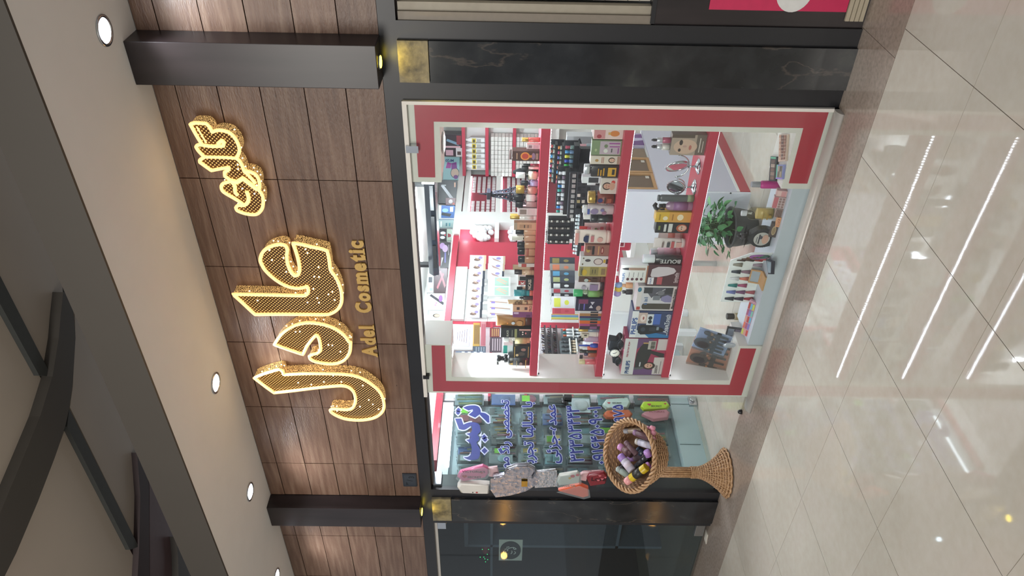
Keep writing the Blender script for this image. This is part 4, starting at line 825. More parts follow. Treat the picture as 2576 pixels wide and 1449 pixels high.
l,w,h=sp(3,513,534,1668,.06); t=bottle('spray_bottle','pink and violet spray bottle with a black trigger on the lowest shelf','bottle',l,w,h,'#9c7a94','#1b1c20',capf=.1,capw=.5,sh=.2,dep=.7,band='#8a5f88',group=GR[3])
k=MB(); k.cyl((0,w*.35,h),(0,w*.35,h+.02),.012,10); k.tube([(.012,w*.5,h+.035),(0,w*.35,h+.045),(-.008,w*.1,h+.04),(-.012,-w*.1,h+.028)],[.010,.013,.011,.006],8); k.tube([(-.006,w*.1,h+.03),(-.012,.0,h+.01),(-.01,.0,h-.01)],.005,6); k.build('spray_trigger',m_blackpl,t)
C(3,535,560,1649,'yellow egg-shampoo carton on the lowest shelf','#d8b040',[('r',0,.0,1,.62,'#cf9a4a'),('c',.5,.3,.3,.09,'#e6d9b8'),('c',.4,.72,.2,.07,'#e8dcc0'),('r',.2,.5,.8,.53,'#9a6a2a'),('r',.2,.86,.8,.9,'#a8882a')],.05)
C(3,561,587,1649,'black hair-dye carton with a red-haired smiling girl, on the lowest shelf','#26262a',[('c',.5,.22,.36,.16,'#b0583a'),('c',.5,.2,.26,.12,'#d8b4a0'),('c',.4,.22,.05,.02,'#2a2020'),('c',.6,.22,.05,.02,'#2a2020'),('r',.1,.5,.9,.62,'#cfd0cc'),('r',.15,.68,.85,.75,'#cfd0cc'),('r',.3,.86,.7,.92,'#7a8a4a')],.05)
T(3,589,614,1657,'coral and white tube standing behind the white-capped cream on the lowest shelf','#e0cfc6','#d89a90',Y=.14,capf=.1,band='#d88a7c'); T(3,604,628,1646,'white tube with red and grey bands on the lowest shelf','#d9d0cc','#dcd6d2',capf=.12,specs=[('r',.1,.36,.9,.46,'#b8565a'),('r',.2,.5,.8,.6,'#4a4a50'),('r',.2,.12,.8,.3,'#cfa49c'),('r',.2,.7,.8,.76,'#7c6a68')])
B(3,631,653,1637,'pale pink flowered bottle with a silver pump cap on the lowest shelf','#d9bcc8','#c9ccd0',Y=.13,capf=.22,capw=.75,sh=.08,dep=.8,band='#d6a8b8'); t=B(3,648,667,1618,'black shampoo bottle with a clear domed cap beside the maroon carton','#2b2b2e','#dfe6ea',capf=.3,capw=.95,sh=.03,dep=.8); dec(t,.045,.2,[('t',.5,.36,.6,'BOUTE','#c9c9c9',90)],-.004)
l,w,h=sp(3,668,719,1628,.05); lm=carton('carton','maroon epilator carton with an oval white device on it, on the lowest shelf','box',l,w,h,.09,'#55343c',[('p',[(.42,.86),(.5,.9),(.8,.88),(.92,.7),(.92,.4),(.86,.22),(.72,.14),(.6,.2),(.5,.4),(.42,.66)],'#cfc6cc'),('r',.06,.78,.4,.96,'#e6e2e6'),('t',.23,.87,.28,'PHILIPS','#2c5a9c'),('r',.06,.52,.42,.68,'#b8545c'),('t',.4,.12,.5,'Satinelle','#d8c4c8'),('t',.4,.05,.5,'easy epilation','#c9b0b4')],0,GR[3])
zt_=l[2]+h; xr=xat(668,zt_,.05); xl=xat(711,zt_,.05); hw=at(1561,690,Y=.05).z-zt_
carton('carton','white trimmer carton with four dark dots, stacked on the maroon carton','box',((xr+xl)/2,.05,zt_),xr-xl,hw,.08,'#e3e3e0',[('t',.3,.88,.5,'PHILIPS','#2c6aa8'),('p',[(.72,.72),(.76,.8),(.82,.8),(.86,.72),(.86,.1),(.72,.1)],'#a88a7a'),('p',[(.74,.86),(.79,.98),(.84,.86),(.86,.72),(.72,.72)],'#2c2c34')]+[('c',.2,.2+.17*i,.08,.055,'#5c3a44') for i in range(4)]+[('r',.32,.16+.17*i,.6,.18+.17*i,'#8a8a8a') for i in range(4)]+[('r',0,0,1,.05,'#a06a50')],0,GR[3])
l,w,h=sp(3,721,782,1601,.05); carton('carton','multi-groomer carton lettered 6 in one, with a large clear window, on the lowest shelf','box',l,w,h,.10,'#d9d2d0',[('r',.03,.1,.97,.88,'#cfcdd2'),('p',[(.52,.62),(.95,.86),(.95,.12),(.60,.12),(.9,.3),(.75,.5)],'#5a5a66'),('p',[(.5,.1),(.52,.5),(.62,.62),(.95,.2),(.95,.1)],'#55555f'),('r',.06,.1,.3,.8,'#4a463e'),('c',.18,.78,.12,.06,'#4a463e'),('r',.44,.4,.62,.58,'#7a7f88'),('p',[(.36,.1),(.58,.1),(.66,.22),(.58,.36),(.44,.38),(.36,.26)],'#8a86ac'),('r',.72,.62,.95,.84,'#3a3a40'),('r',.7,.1,.94,.3,'#3a3a40'),('c',.74,.4,.1,.09,'#77777f'),('c',.86,.95,.09,.05,'#3a7a94'),('t',.4,.76,.3,'6 in1','#5a7aa8'),('r',.04,.88,.16,.97,'#b84a44'),('t',.5,.05,.8,'Maximum Precision','#4a4040'),('r',0,-.0,1,.02,'#2c2428')],0,GR[3])
l,w,h=sp(3,784,850,1587,.045); t=carton('carton','blue and white shaver carton with a large black shaver on it, on the lowest shelf','box',l,w,h,.11,'#39466a',[('r',0,.84,1,1,'#e6e8ea'),('p',[(0,0),(0,.84),(.14,.84),(.2,.4),(.1,0)],'#2f78b0'),('p',[(.0,.5),(.0,.84),(.3,.84),(.12,.6)],'#cfd6dc'),('p',[(.12,.72),(.2,.8),(.42,.81),(.5,.74),(.48,.5),(.42,.3),(.34,.16),(.24,.14),(.2,.3),(.14,.5)],'#1d2128'),('c',.32,.68,.08,.06,'#3a4450'),('r',.26,.36,.4,.52,'#30363f'),('r',.3,.28,.42,.34,'#8a98a4'),('r',.55,.62,.95,.84,'#c9b4ac'),('c',.75,.72,.14,.07,'#e6d6d0'),('c',.75,.71,.06,.02,'#a0504c'),('r',.5,.46,.9,.62,'#d5dbe0'),('c',.62,.54,.07,.05,'#2a2f38'),('c',.76,.54,.07,.05,'#2a2f38'),('r',.52,.28,.92,.46,'#4a6ab8'),('t',.45,.92,.62,'PHILIPS','#24519c'),('t',.55,.10,.7,'AquaTouch','#d8e0ea'),('t',.5,.05,.8,'wet and dry electric shaver','#c9d4e0')],0,GR[3])
l,w,h=sp(3,853,943,1567,.04); t=carton('carton','large hair dryer carton in red and white, at the left end of the lowest shelf','box',l,w,h,.12,'#a23a58',[('r',0,.70,1,1,'#d6d6d6'),('p',[(0,.0),(0,.7),(.22,.7),(.1,.0)],'#6a4a78'),('p',[(.72,.7),(1,.7),(1,.3)],'#6a4a72'),('p',[(.14,.68),(.2,.42),(.42,.38),(.62,.33),(.78,.36),(.86,.42),(.88,.55),(.78,.62),(.6,.68),(.4,.69)],'#2f3030'),('p',[(.87,.36),(.9,.36),(.9,.56),(.87,.56)],'#c9a468'),('p',[(.6,.34),(.68,.34),(.60,.02),(.50,.02),(.50,.1)],'#2d2e2f'),('p',[(.14,.69),(.2,.69),(.24,.42),(.16,.5)],'#5a5c60'),('r',.24,.55,.36,.58,'#c9ccd0'),('r',.70,.0,1,.22,'#cfc6c6'),('r',.02,.0,.50,.24,'#cfc8c6'),('r',.72,.26,.95,.44,'#b9b4ae'),('r',.74,.28,.83,.38,'#5a5852'),('r',.84,.28,.93,.38,'#6a6862'),('c',.26,.34,.10,.15,'#3a302c'),('c',.27,.35,.07,.10,'#d3a894'),('c',.25,.37,.012,.012,'#2a2020'),('c',.30,.37,.012,.012,'#2a2020'),('c',.275,.30,.025,.012,'#a8484a'),('t',.22,.86,.36,'PHILIPS','#1f4a86'),('t',.72,.90,.42,'Hair for her dryer','#b04a64'),('t',.17,.15,.24,'2000W','#7a7274'),('r',.05,.06,.4,.075,'#8a8284')],0,GR[3])
# vintage car clock on the hair dryer carton
zt_=l[2]+h; xr=xat(845,zt_,.09); xl=xat(913,zt_,.09); L=xr-xl; t=thing('car_clock','black vintage car ornament with a round clock face, on top of the hair dryer carton','clock',((xr+xl)/2,.10,zt_))
mk=mat('#1b2026',.3,.3); H=.155; t.scale=(1,1,.62)
MB().prism([(-.46*L,.035),(.46*L,.035),(.46*L,.055),(.36*L,.075),(.40*L,.15),(.05*L,.155),(-.02*L,.10),(-.42*L,.09),(-.46*L,.06)],lambda u,v,q:(u,-.03+q,v),.06).build('car_body',mk,t,.003)
for sx in (-.32,.30):
    for sy in (-.04,.04):
        k=MB(); k.tube([(sx*L+.024*math.cos(a),sy,.033+.024*math.sin(a)) for a in [2*math.pi*i/20 for i in range(20)]],.007,6,True); k.cyl((sx*L,sy-.003,.033),(sx*L,sy+.003,.033),.018,14); k.build('wheel',mk,t)
    k=MB(); k.tube([(sx*L+.036*math.cos(a),-.042,.028+.036*math.sin(a)) for a in [math.pi*i/12 for i in range(13)]],.006,6); k.build('fender',mk,t)
MB().lathe([(.034,0),(.037,.006),(.034,.010)],28,1,1.55,M=Matrix.Translation((-.01*L,-.032,.085)) @ Matrix.Rotation(math.radians(90),4,'X')).build('clock_rim',mk,t)
cf=MB().lathe([(.031,0),(.031,.001)],28,1,1.55,M=Matrix.Translation((-.01*L,-.0425,.085)) @ Matrix.Rotation(math.radians(90),4,'X')).build('clock_face',mat('#e6e4d8',.4),t)
k=MB()
for i in range(12):
    a=2*math.pi*i/12; k.box((-.01*L+.026*math.cos(a)-.002,-.0445,.085+.040*math.sin(a)-.003),(-.01*L+.026*math.cos(a)+.002,-.0435,.085+.040*math.sin(a)+.003))
k.build('hour_marks',mat('#2a4a52',.5),t); MB().tube([(-.01*L+.012,-.0455,.066),(-.01*L,-.0455,.085),(-.01*L,-.0455,.108)],.0018,4).build('clock_hands',mat('#1f3a44',.5),t)
# ------------------------------------------------------------------ goods on the bottom ledge of the window
def flat(name,label,cat,px,z,th,col,specs=(),group=None,tilt=None):
    """flat case lying on the ledge: px = its four corners in the photo (back-right, back-left, front-left, front-right)"""
    P=[at(x,y,Z=z) for x,y in px]; c=sum(P,Vector())/len(P)
    t=thing(name,label,cat,(c.x,c.y,z),0,group); Q=[(p.x-c.x,p.y-c.y) for p in P]
    MB().prism(Q,lambda u,v,w:(u,v,w),th).build('case',mat(col,.35,var=.05),t)
    def uv(u,v):
        a=Vector(Q[1]).lerp(Vector(Q[0]),u); b=Vector(Q[2]).lerp(Vector(Q[3]),u); q=b.lerp(a,v); return (q.x,q.y)
    for i,s_ in enumerate(specs):
        u0,v0,u1,v1,c_=s_; MB().prism([uv(u0,v0),uv(u1,v0),uv(u1,v1),uv(u0,v1)],lambda a,b,w:(a,b,th+w+.0002*i),.0008).build('colour_pan',mat(c_,.5,var=.08),t)
    return t
ZA=.175; ZP=.106
def stand(name,label,cat,px,z,Y,d,col,specs,lean=0,group=None):
    """upright flat thing: px=(y right, y left, x top)"""
    xr=xat(px[0],z,Y); xl=xat(px[1],z,Y); h=at(px[2],(px[0]+px[1])/2,Y=Y).z-z
    t=carton(name,label,cat,((xr+xl)/2,Y,z),xr-xl,h,d,col,specs,0,group,bevel=.001); t.rotation_euler.x=math.radians(-lean); return t
gr=[(.06+.116*i,.10+.28*j,.06+.116*i+.09,.10+.28*j+.22) for i in range(8) for j in range(3)]
brn=['#8a5a48','#b08068','#5c3a34','#9c6a58','#c9a28c','#74483e']
flat('makeup_palette','large open palette with three rows of brown shades by the window frame corner','palette',[(1965,338),(1962,407),(1981,405),(1986,338)],.175,.010,'#cdb4a2',[(a,b,c,d,brn[(i*5)%6]) for i,(a,b,c,d) in enumerate(gr)])
flat('makeup_palette','black-framed palette with five brown shades standing behind the holographic one','palette',[(1944,393),(1939,455),(1955,456),(1960,394)],.175,.012,'#1d1c1f',[(.06+.165*i,.2,.20+.165*i,.8,['#7a5a4a','#8f7466','#6a4a3e','#a08a7c','#584038'][i]) for i in range(5)]+[(.9,.1,.98,.9,'#5aa080')])
flat('makeup_palette','small palette in a rainbow-sheen frame lying on the ledge','palette',[(1960,414),(1957,450),(1973,451),(1977,414)],.1755,.012,'#8a8fc0',[(0,.88,1,1,'#6fc0a0'),(.0,0,.08,1,'#b08ae0'),(.12,.1,.9,.8,'#8a8478'),(.15,.2,.5,.45,'#b09a80'),(.55,.2,.88,.45,'#6a5a50'),(.15,.5,.5,.75,'#7a6a5a'),(.55,.5,.88,.75,'#a89484')])
x=xat(470,.14,.13); b=at(1970,470,Y=.13); tz=at(1892,470,Y=.13).z
t=bottle('bottle','slim magenta bottle with a grey cap standing on the ledge','bottle',(x,.13,ZA if False else .1065),.046,tz-.1065,'#b02078','#8f8f94',capf=.28,capw=.72,sh=.1,dep=1)
def ledge_box(y0,y1,xt,Y,lb,col,specs): 
    return stand('carton',lb,'box',(y0,y1,xt),ZP,Y,.03,col,specs,12,'small make-up boxes on the ledge')
ledge_box(482,497,1954,.06,'small pink blush box, nearest the magenta bottle on the ledge','#d0a5a2',[('r',.1,.1,.9,.5,'#c98f90'),('r',.1,.55,.9,.9,'#dab8b4')])
ledge_box(499,526,1946,.05,'pink and clear box with eight small shades on the ledge','#c9b4b2',[('r',0,.62,1,1,'#b8656c')]+[('r',.06+.24*i,.08+.27*j,.24+.24*i,.28+.27*j,'#8d6f6a') for i in range(4) for j in range(2)])
ledge_box(527,549,1951,.05,'brown striped shade box in front of the oil bottle','#8d7870',[('r',.1,.15+.2*i,.9,.27+.2*i,'#5d4640') for i in range(4)])
ledge_box(549,572,1953,.04,'peach coloured lettered box on the ledge','#d39a72',[('r',.15,.2,.85,.8,'#a85a3a'),('t',.5,.5,.6,'NYX','#e0b898')])
ledge_box(565,598,1938,.05,'dark powder box with an oval gold window on the ledge','#4a3e3c',[('c',.5,.5,.34,.3,'#b09a78'),('c',.5,.5,.26,.22,'#8f7a5c')])
x=xat(541,.11,.16); tz=at(1866,541,Y=.16).z; w_=xat(527,.2,.16)-xat(558,.2,.16)
t=bottle('oil_bottle','large clear bottle of yellow oil with a clear cap on the ledge','bottle',(x,.15,ZP),w_,tz-ZP,'#f2efe2','#b9bcbc',capf=.17,capw=.42,sh=.22,dep=.6,clearb='#cbb67c'); dec(t,w_*.6,tz-ZP,[('r',.1,.2,.9,.24,'#a8863c'),('r',.1,.35,.8,.38,'#a8863c'),('c',.5,.15,.2,.05,'#a8863c')],-.01)
# black hand-mirror shaped bottle
c=at(1905,600,Y=.10); tz=at(1858,594,Y=.10).z; t=thing('bottle','black teardrop bottle with a pointed cap and an oval picture label, on the ledge','bottle',(c.x,.10,ZP)); hh=tz-ZP
outl=spline([Vector(q) for q in [(-.055,.0),(.055,0),(.066,hh*.22),(.06,hh*.42),(.03,hh*.64),(.012,hh*.74),(-.012,hh*.74),(-.03,hh*.64),(-.06,hh*.42),(-.066,hh*.22)]],True,4,60)
MB().prism([tuple(q) for q in outl],lambda u,v,q:(u,q,v),.045).build('bottle_body',mat('#2a2b2e',.25),t,.004)
MB().cyl((0,.022,hh*.73),(0,.022,hh*.90),.017,14).cyl((0,.022,hh*.9),(0,.022,hh),.009,12,.005).build('bottle_cap',m_blackpl,t)
el=[(.046*math.cos(a),hh*.3+hh*.24*math.sin(a)) for a in [2*math.pi*i/28 for i in range(28)]]
MB().prism(el,lambda u,v,q:(u,-.006+q,v),.002).build('oval_label',mat('#b9b6b0',.4),t); dec(t,.08,hh,[('r',.1,.36,.9,.4,'#3a3a40'),('r',.2,.44,.7,.46,'#5a5a60'),('c',.5,.2,.4,.1,'#c9a08c'),('c',.65,.34,.14,.05,'#4a4a52')],-.008)
# colour swatch booklet: two hinged boards
yl,yf,yr=760,657,622; Yb=.12
xa=xat(760,ZP,Yb); xf=xat(657,ZP,Yb); zt=at(1826,705,Y=Yb).z
t=thing('swatch_book','open white hair colour chart with little dyed tufts, standing on the ledge','chart',(xa,Yb,ZP)); hh=zt-ZP; ww=xf-xa
MB().box((0,0,0),(ww,.006,hh)).build('board',mat('#e2e6e4',.5),t)
M=Matrix.Translation((ww,0,0)) @ Matrix.Rotation(math.radians(-38),4,'Z')
k=MB(); k.prism([(0,0),(.16,0),(.16,hh*.62),(0,hh*1.0)],lambda u,v,q:tuple(M @ Vector((u,q,v))),.006); k.build('board',mat('#e2e6e4',.5),t)
tc_=['#262c38','#5c6ca8','#2a7a78','#cfd2d4','#26303c','#8f8a7c', '#3c2c48','#7c4a7c','#a8486c','#c96a50','#8f6a7c','#00000', '#8f1f30','#b0485c','','', '#a88a94','#c9bfae']
rows_=[['#262c38','#6a74ae','#2a7a78','#cfd2d4','#26303c','#8f8a7c'],['#37283f','#74466e','#a0486c','#c9705a','#8a6a7a',None],['#8f1f30','#a8525c',None,None,None,'#9c8a96']]
for j,rw in enumerate(rows_):
    for i,c_ in enumerate(rw):
        if c_:
            u=ww*(.09+.165*i); v=hh*(.80-.30*j); k=MB(); k.loft([[(u-.013,-.001,v-.035),(u+.013,-.001,v-.035),(u+.013,-.010,v-.035),(u-.013,-.010,v-.035)],[(u-.006,-.001,v+.02),(u+.006,-.001,v+.02),(u+.006,-.006,v+.02),(u-.006,-.006,v+.02)]]); k.build('hair_tuft',mat(c_,.6,var=.3,scale=200),t)
for j in range(3):
    for i,c_ in enumerate(['#3a2620','#5c3c2c','#7c5838','#b08a54'][:4-j]):
        k=MB(); u=.02+.028*i; v=hh*(.74-.26*j)-.02*i; k.loft([[tuple(M @ Vector((u+a,b_,v+c2))) for a,b_,c2 in ((-.01,-.001,-.03),(.012,-.001,-.03),(.012,-.008,-.03),(-.01,-.008,-.03))],[tuple(M @ Vector((u+a,b_,v+c2))) for a,b_,c2 in ((-.004,-.001,.02),(.006,-.001,.02),(.006,-.005,.02),(-.004,-.005,.02))]]); k.build('hair_tuft',mat(c_ if j<2 else ['#a01f2c','#c9443a'][i],.6,var=.3,scale=200),t)
k=MB(); k.tube([tuple(M @ Vector((.10+.028*math.cos(a),-.003,hh*.3+.05*math.sin(a)))) for a in [2*math.pi*i/24 for i in range(24)]],.008,6,True); k.build('hair_loop',mat('#8a4a8c',.6),t)
k=MB(); k.tube([tuple(M @ Vector((.11+.02*math.cos(a),-.006,hh*.22+.035*math.sin(a)))) for a in [2*math.pi*i/24 for i in range(24)]],.005,6,True); k.build('hair_loop',mat('#3c6a58',.6),t)
# open wooden compact, glass palette, bright books
c=at(1918,700,Z=ZP); t=thing('makeup_compact','small open wooden compact with a mirror in front of the colour chart','compact',(c.x,.055,ZP))
MB().box((-.05,-.045,0),(.05,.02,.010)).build('compact_base',mat('#c49a6a',.5),t); M=Matrix.Translation((0,.02,.01)) @ Matrix.Rotation(math.radians(-15),4,'X')
k=MB(); k.box((-.05,0,0),(.05,.006,.008),M).box((-.05,0,.057),(.05,.006,.065),M).box((-.05,0,.008),(-.04,.006,.057),M).box((.04,0,.008),(.05,.006,.057),M); k.build('compact_lid',mat('#b98f60',.5),t); MB().box((-.04,.002,.008),(.04,.004,.057),M).build('mirror',mat('#d8dadc',.03,1,0),t)
t=flat('makeup_palette','round-cornered dark palette with a clear lid beside the wooden compact','palette',[(1935,652),(1941,690),(1948,690),(1950,657)],ZP,.02,'#3c4048',[(.1,.1,.9,.9,'#8fa0a8')])
stand('makeup_palette','dark palette with pale green shades leaning behind the bright eyeshadow book','palette',(762,790,1889),ZP,.10,.012,'#33363c',[('r',.1,.1+.3*j,.9,.35+.3*j,['#a8b09a','#7c8a80','#b9b49c'][j]) for j in range(3)],25)
stand('makeup_palette','bright multicolour eyeshadow book with a rainbow edge on the ledge','palette',(763,848,1872),ZP,.055,.02,'#c99aa8',[('r',.02+.19*i,.06+.31*j,.18+.19*i,.32+.31*j,['#c0504a','#7cb8a8','#d8a090','#8a7cc0','#c9cf5a','#a85a7c','#6fb0cf','#d8705a'][(i*3+j*2)%8]) for i in range(5) for j in range(3)],45)
c=at(1862,802,Z=0.0); t=bottle('nail_polish','tiny bottle with a patterned black cap standing on the shop floor behind the ledge','bottle',(c.x,c.y,0),.05,.09,'#cfc6a8','#2a2620',capf=.55,capw=.9,sh=.05,dep=1,band='#b8a878')
# brush packs on the ledge at the left
def brushpack(label,y0,y1,xt,xb,Y,film,back,rz):
    xr=xat(y0,.35,Y); xl=xat(y1,.35,Y); zt=at(xt,(y0+y1)/2,Y=Y).z; zb_=at(xb,(y0+y1)/2,Y=Y).z; w=xr-xl; h=zt-zb_
    t=thing('brush_set',label,'brush set',((xr+xl)/2,Y,zb_),0,None); t.rotation_euler=(math.radians(-14),math.radians(rz),0)
    MB().box((-w/2,.012,0),(w/2,.016,h)).build('backing_card',mat(back,.35,.2),t,.001)
    for i in range(5):
        u=w*(-.36+.18*i); z0=h*.1; L_=h*(.5+.07*((i*2)%3)); k=MB(); k.cyl((u,.004,z0),(u,.004,z0+L_*.7),.007,8); k.build('brush_handle',mat('#231f20',.3),t); k=MB(); k.cyl((u,.004,z0+L_*.68),(u,.004,z0+L_*.86),.008,8,.012); k.build('brush_ferrule',mat('#c9925c',.2,.9),t)
        k=MB(); k.ball((u,.004,z0+L_*.98),.017+.012*(i==1)*2,10,1,.4,1.5); k.build('brush_hair',mat('#2b2326',.8,var=.3,scale=200),t)
    MB().box((-w/2,-.004,h*.34),(w/2,.010,h*.46)).build('black_band',m_blackpl,t)
    MB().box((-w/2,-.008,0),(w/2,-.007,h)).build('clear_film',clear(film,2.0,.015),t)
brushpack('rose gold brush set in a glossy clear pouch leaning in the lower left window corner',872,943,1735,1836,.10,'#f4ece8','#c99880',6)
brushpack('silver-blue brush set in a clear pouch, in front of the rose gold set',850,898,1748,1832,.055,'#eef2f8','#a8b4cc',10)
stand('makeup_palette','black angled palette case under the brush pouches','palette',(853,905,1838),.166,.12,.02,'#26282c',[('r',.05,.1,.95,.9,'#5f6a70')],30)
stand('makeup_palette','small dark mirror palette standing up beside the silver-blue brush set','palette',(829,850,1828),ZP,.13,.015,'#2a2a2e',[('r',.1,.08,.9,.5,'#6a6272'),('r',.1,.55,.9,.92,'#8f98a4')],10)
c=at(1846,866,Y=.05); t=thing('pearly_disc','oval rainbow-sheen sponge case in front of the brush pouches','case',(c.x,.04,.166)); MB().ball((0,0,.045),.028,14,.8,.4,1.5).build('case_body',mat('#b9bfc9',.15,.5,.3,6),t)
# ------------------------------------------------------------------ shop interior: reception counter, plant, chair, red case
m_lilac=mat('#c9c8d6',.4,var=.03)
ct=thing('reception_counter','white reception counter with a red plinth, behind the lowest shelf','counter',(-2.63,.87,0))
MB().box((-.42,-.004,.0),(-.001,.018,.96)).build('front_panel',mat('#dfe3ea',.35,var=.02),ct); k=MB(); k.box((-.02,.02,.088),(0,1.0,.62)).box((-.02,0,.96),(0,1.0,1.0)).box((-.02,.0,.62),(0,.03,.96)).box((-.02,.97,.62),(0,1,.96)); k.build('side_panel',m_lilac,ct)
MB().box((-.02,.02,.07),(.003,1.0,.088)).build('white_edge',m_white,ct); MB().box((-.02,.02,.0),(.004,1.0,.07)).build('red_plinth',m_red,ct)
MB().box((-.42,.0,.98),(.01,1.0,1.0)).build('counter_top',m_white,ct); MB().box((-.42,.03,.60),(-.02,.97,.62)).build('inner_shelf',m_white,ct); MB().box((-.42,.03,.62),(-.40,.97,.98)).build('back_panel',m_lilac,ct)
MB().cyl((.0,-.001,.14),(.0,-.004,.14),.006,8).build('screw_cap',m_chrome,ct)
for i,(y,nm) in enumerate(((1.05,'wood-framed brown case in the counter side, nearer one'),(1.28,'wood-framed brown case in the counter side, farther one'))):
    t=thing('wooden_case',nm,'case',(-2.64,y,.6215),0,'wood-framed cases in the counter side'); MB().box((-.2,-.10,.01),(-.02,.10,.22)).build('case_body',mat('#6b5748',.6),t)
    k=MB(); k.box((-.025,-.11,0),(-.01,.11,.022)).box((-.025,-.11,.205),(-.01,.11,.228)).box((-.025,-.11,.02),(-.01,-.09,.21)).box((-.025,.09,.02),(-.01,.11,.21)); k.build('wood_frame',mat('#b58a5c',.5),t); MB().box((-.019,.05,.035),(-.0175,.08,.06)).build('paper_tag',mat('#cfc6bc',.6),t)
    MB().box((-.2,-.09,.228),(-.03,.07,.30)).build('white_sheets',mat('#dfe2e0',.5),t)
t=thing('cardboard_box','small plain brown cardboard box behind the serum droppers','box',(-2.78,1.495,.6215)); MB().box((-.1,-.09,0),(.1,.09,.24)).build('box_body',mat('#8a7460',.7),t,.003); MB().box((-.1,-.012,.24),(.1,.012,.241)).build('packing_tape',mat('#9c8468',.4),t)
t=carton('carton','large violet and white carton behind the chrome mirror','box',(-2.66,1.70,.6215),.2,.30,.2,'#c9c0d6',[('p',[(0,0),(.4,0),(.1,1),(0,1)],'#6a3f7c'),('p',[(.6,0),(.9,0),(.7,1),(.5,1)],'#7c4f8c')],90)
# pothos in a dark pot
pc=at(1878,572,Z=.06); pt=thing('potted_plant','leafy green pothos in a dark grey bowl pot before the white counter','plant',(pc.x,pc.y,0))
MB().lathe([(.07,0),(.11,.03),(.128,.12),(.130,.16),(.138,.165),(.138,.175),(.126,.175),(.12,.15)],28).build('pot',mat('#3f4243',.5),pt); MB().lathe([(.02,.150),(.119,.150)],20).build('soil',mat('#3a2e26',.9,bump=.5),pt)
rnd=random.Random(3); stems=MB()
lv=bmesh.new()
def leafmesh():
    mb=MB(); pts=[(0,0),(.018,.012),(.03,.035),(.028,.06),(.014,.085),(0,.102)]
    L=[]; 
    for x,y in pts: L.append([mb.bm.verts.new((-x,y,.010*abs(x)/.03)),mb.bm.verts.new((0,y,-.004*math.sin(y*30))),mb.bm.verts.new((x,y,.010*abs(x)/.03))])
    for a,b in zip(L,L[1:]):
        for i in (0,1):
            try: f=mb.bm.faces.new((a[i],a[i+1],b[i+1],b[i])); f.smooth=True
            except ValueError: pass
    bmesh.ops.remove_doubles(mb.bm,verts=mb.bm.verts[:],dist=.0005)
    return mb
lm=[mat('#3d7a48',.35,var=.25,scale=20),mat('#2f663a',.35,var=.25,scale=20),mat('#548f54',.35,var=.2,scale=20)]
prot=[leafmesh().build('leaf',m,pt) for m in lm]; lv.free()
n=0
for i in range(175):
    a=rnd.uniform(0,2*math.pi); r=rnd.uniform(.0,.16); z=.19+rnd.uniform(0,.24)*(1-r*2.4)+.02
    if i>166: r=.17; z=rnd.uniform(.10,.2)
    p=Vector((r*math.cos(a),r*math.sin(a),z)); o=prot[n%3] if n<3 else prot[n%3].copy()
    if n>=3: COL.objects.link(o); o.parent=pt
    n+=1; o.location=p; sc=rnd.uniform(.45,.68); o.scale=(sc,sc,sc); o.rotation_euler=(rnd.uniform(-.9,.35),rnd.uniform(-.4,.4),a-math.pi/2+rnd.uniform(-.5,.5))
    if i%2==0: stems.tube([(r*.2*math.cos(a),r*.2*math.sin(a),.15),(r*.6*math.cos(a),r*.6*math.sin(a),z+.02),p],.0022,4)
stems.build('stems',mat('#5a7a48',.5),pt)
# chair
cc_=at(1746,842,Z=0); ch=thing('vanity_chair','white moulded chair with a curved back, seen behind the shaver cartons','chair',(cc_.x-.15,cc_.y+.1,0),math.radians(10))
m_wp=mat('#e4e7ea',.3,var=.02)
k=MB(); k.loft([[(x,y,z+.0) for x,y in ((-.2,-.2),(.2,-.2),(.22,.2),(-.22,.2))] for z in (.44,.47)]); k.build('seat',m_wp,ch,.01)
k=MB(); k.loft([[(x,.18+.04*(z-.47)*2-.10*(abs(x)/.22)**2+dy,z) for x,dy in [(-.22+.044*i,0) for i in range(11)]+[(.22-.044*i,.025) for i in range(11)]] for z in (.47,.6,.75,.88,.93)]); k.build('backrest',m_wp,ch)
for sx in (-.18,.18):
    for sy in (-.17,.17): MB().box((sx-.025,sy-.025,0),(sx+.025,sy+.025,.44)).build('leg',m_wp,ch,.004)
t=thing('leafy_bunch','small bunch of bright green leaves on the white chair back','plant',(cc_.x-.02,cc_.y-.13,.50)); k=MB()
for i in range(22): 
    a=rnd.uniform(0,6.28); k.ball((rnd.uniform(-.05,.05),rnd.uniform(-.04,.04),rnd.uniform(.0,.14)),.02,6,1,.3,.8)
k.build('leaves',mat('#3fae4a',.5,var=.3),t)
t=thing('side_table','narrow white table that carries the red case','table',(-3.25,1.35,0)); MB().box((-.25,-.15,.66),(.2,.2,.69)).build('table_top',m_white,t)
for sx in (-.23,.18):
    for sy in (-.13,.18): MB().box((sx-.015,sy-.015,0),(sx+.015,sy+.015,.66)).build('leg',m_chrome,t)
t=thing('beauty_case','red hard make-up case with a handle and framed windows on the white table','case',(-3.22,1.33,.69)); mr_=mat('#b02a44',.35)
MB().box((-.16,-.1,0),(.13,.1,.20)).build('case_body',mr_,t,.015); MB().box((-.14,-.085,.20),(.11,.085,.28)).build('case_lid',mr_,t,.02); k=MB(); k.tube([(-.07,0,.28),(-.07,0,.31),(.04,0,.31),(.04,0,.28)],.009,8); k.build('case_handle',mr_,t)
MB().box((-.12,-.104,.05),(.06,-.1,.16)).build('window_frame',mat('#d8b4b8',.4),t); MB().box((-.11,-.106,.06),(-.03,-.104,.15)).build('case_window',mat('#7c2436',.3),t); MB().box((-.025,-.106,.06),(.05,-.104,.15)).build('case_window',mat('#7c2436',.3),t)
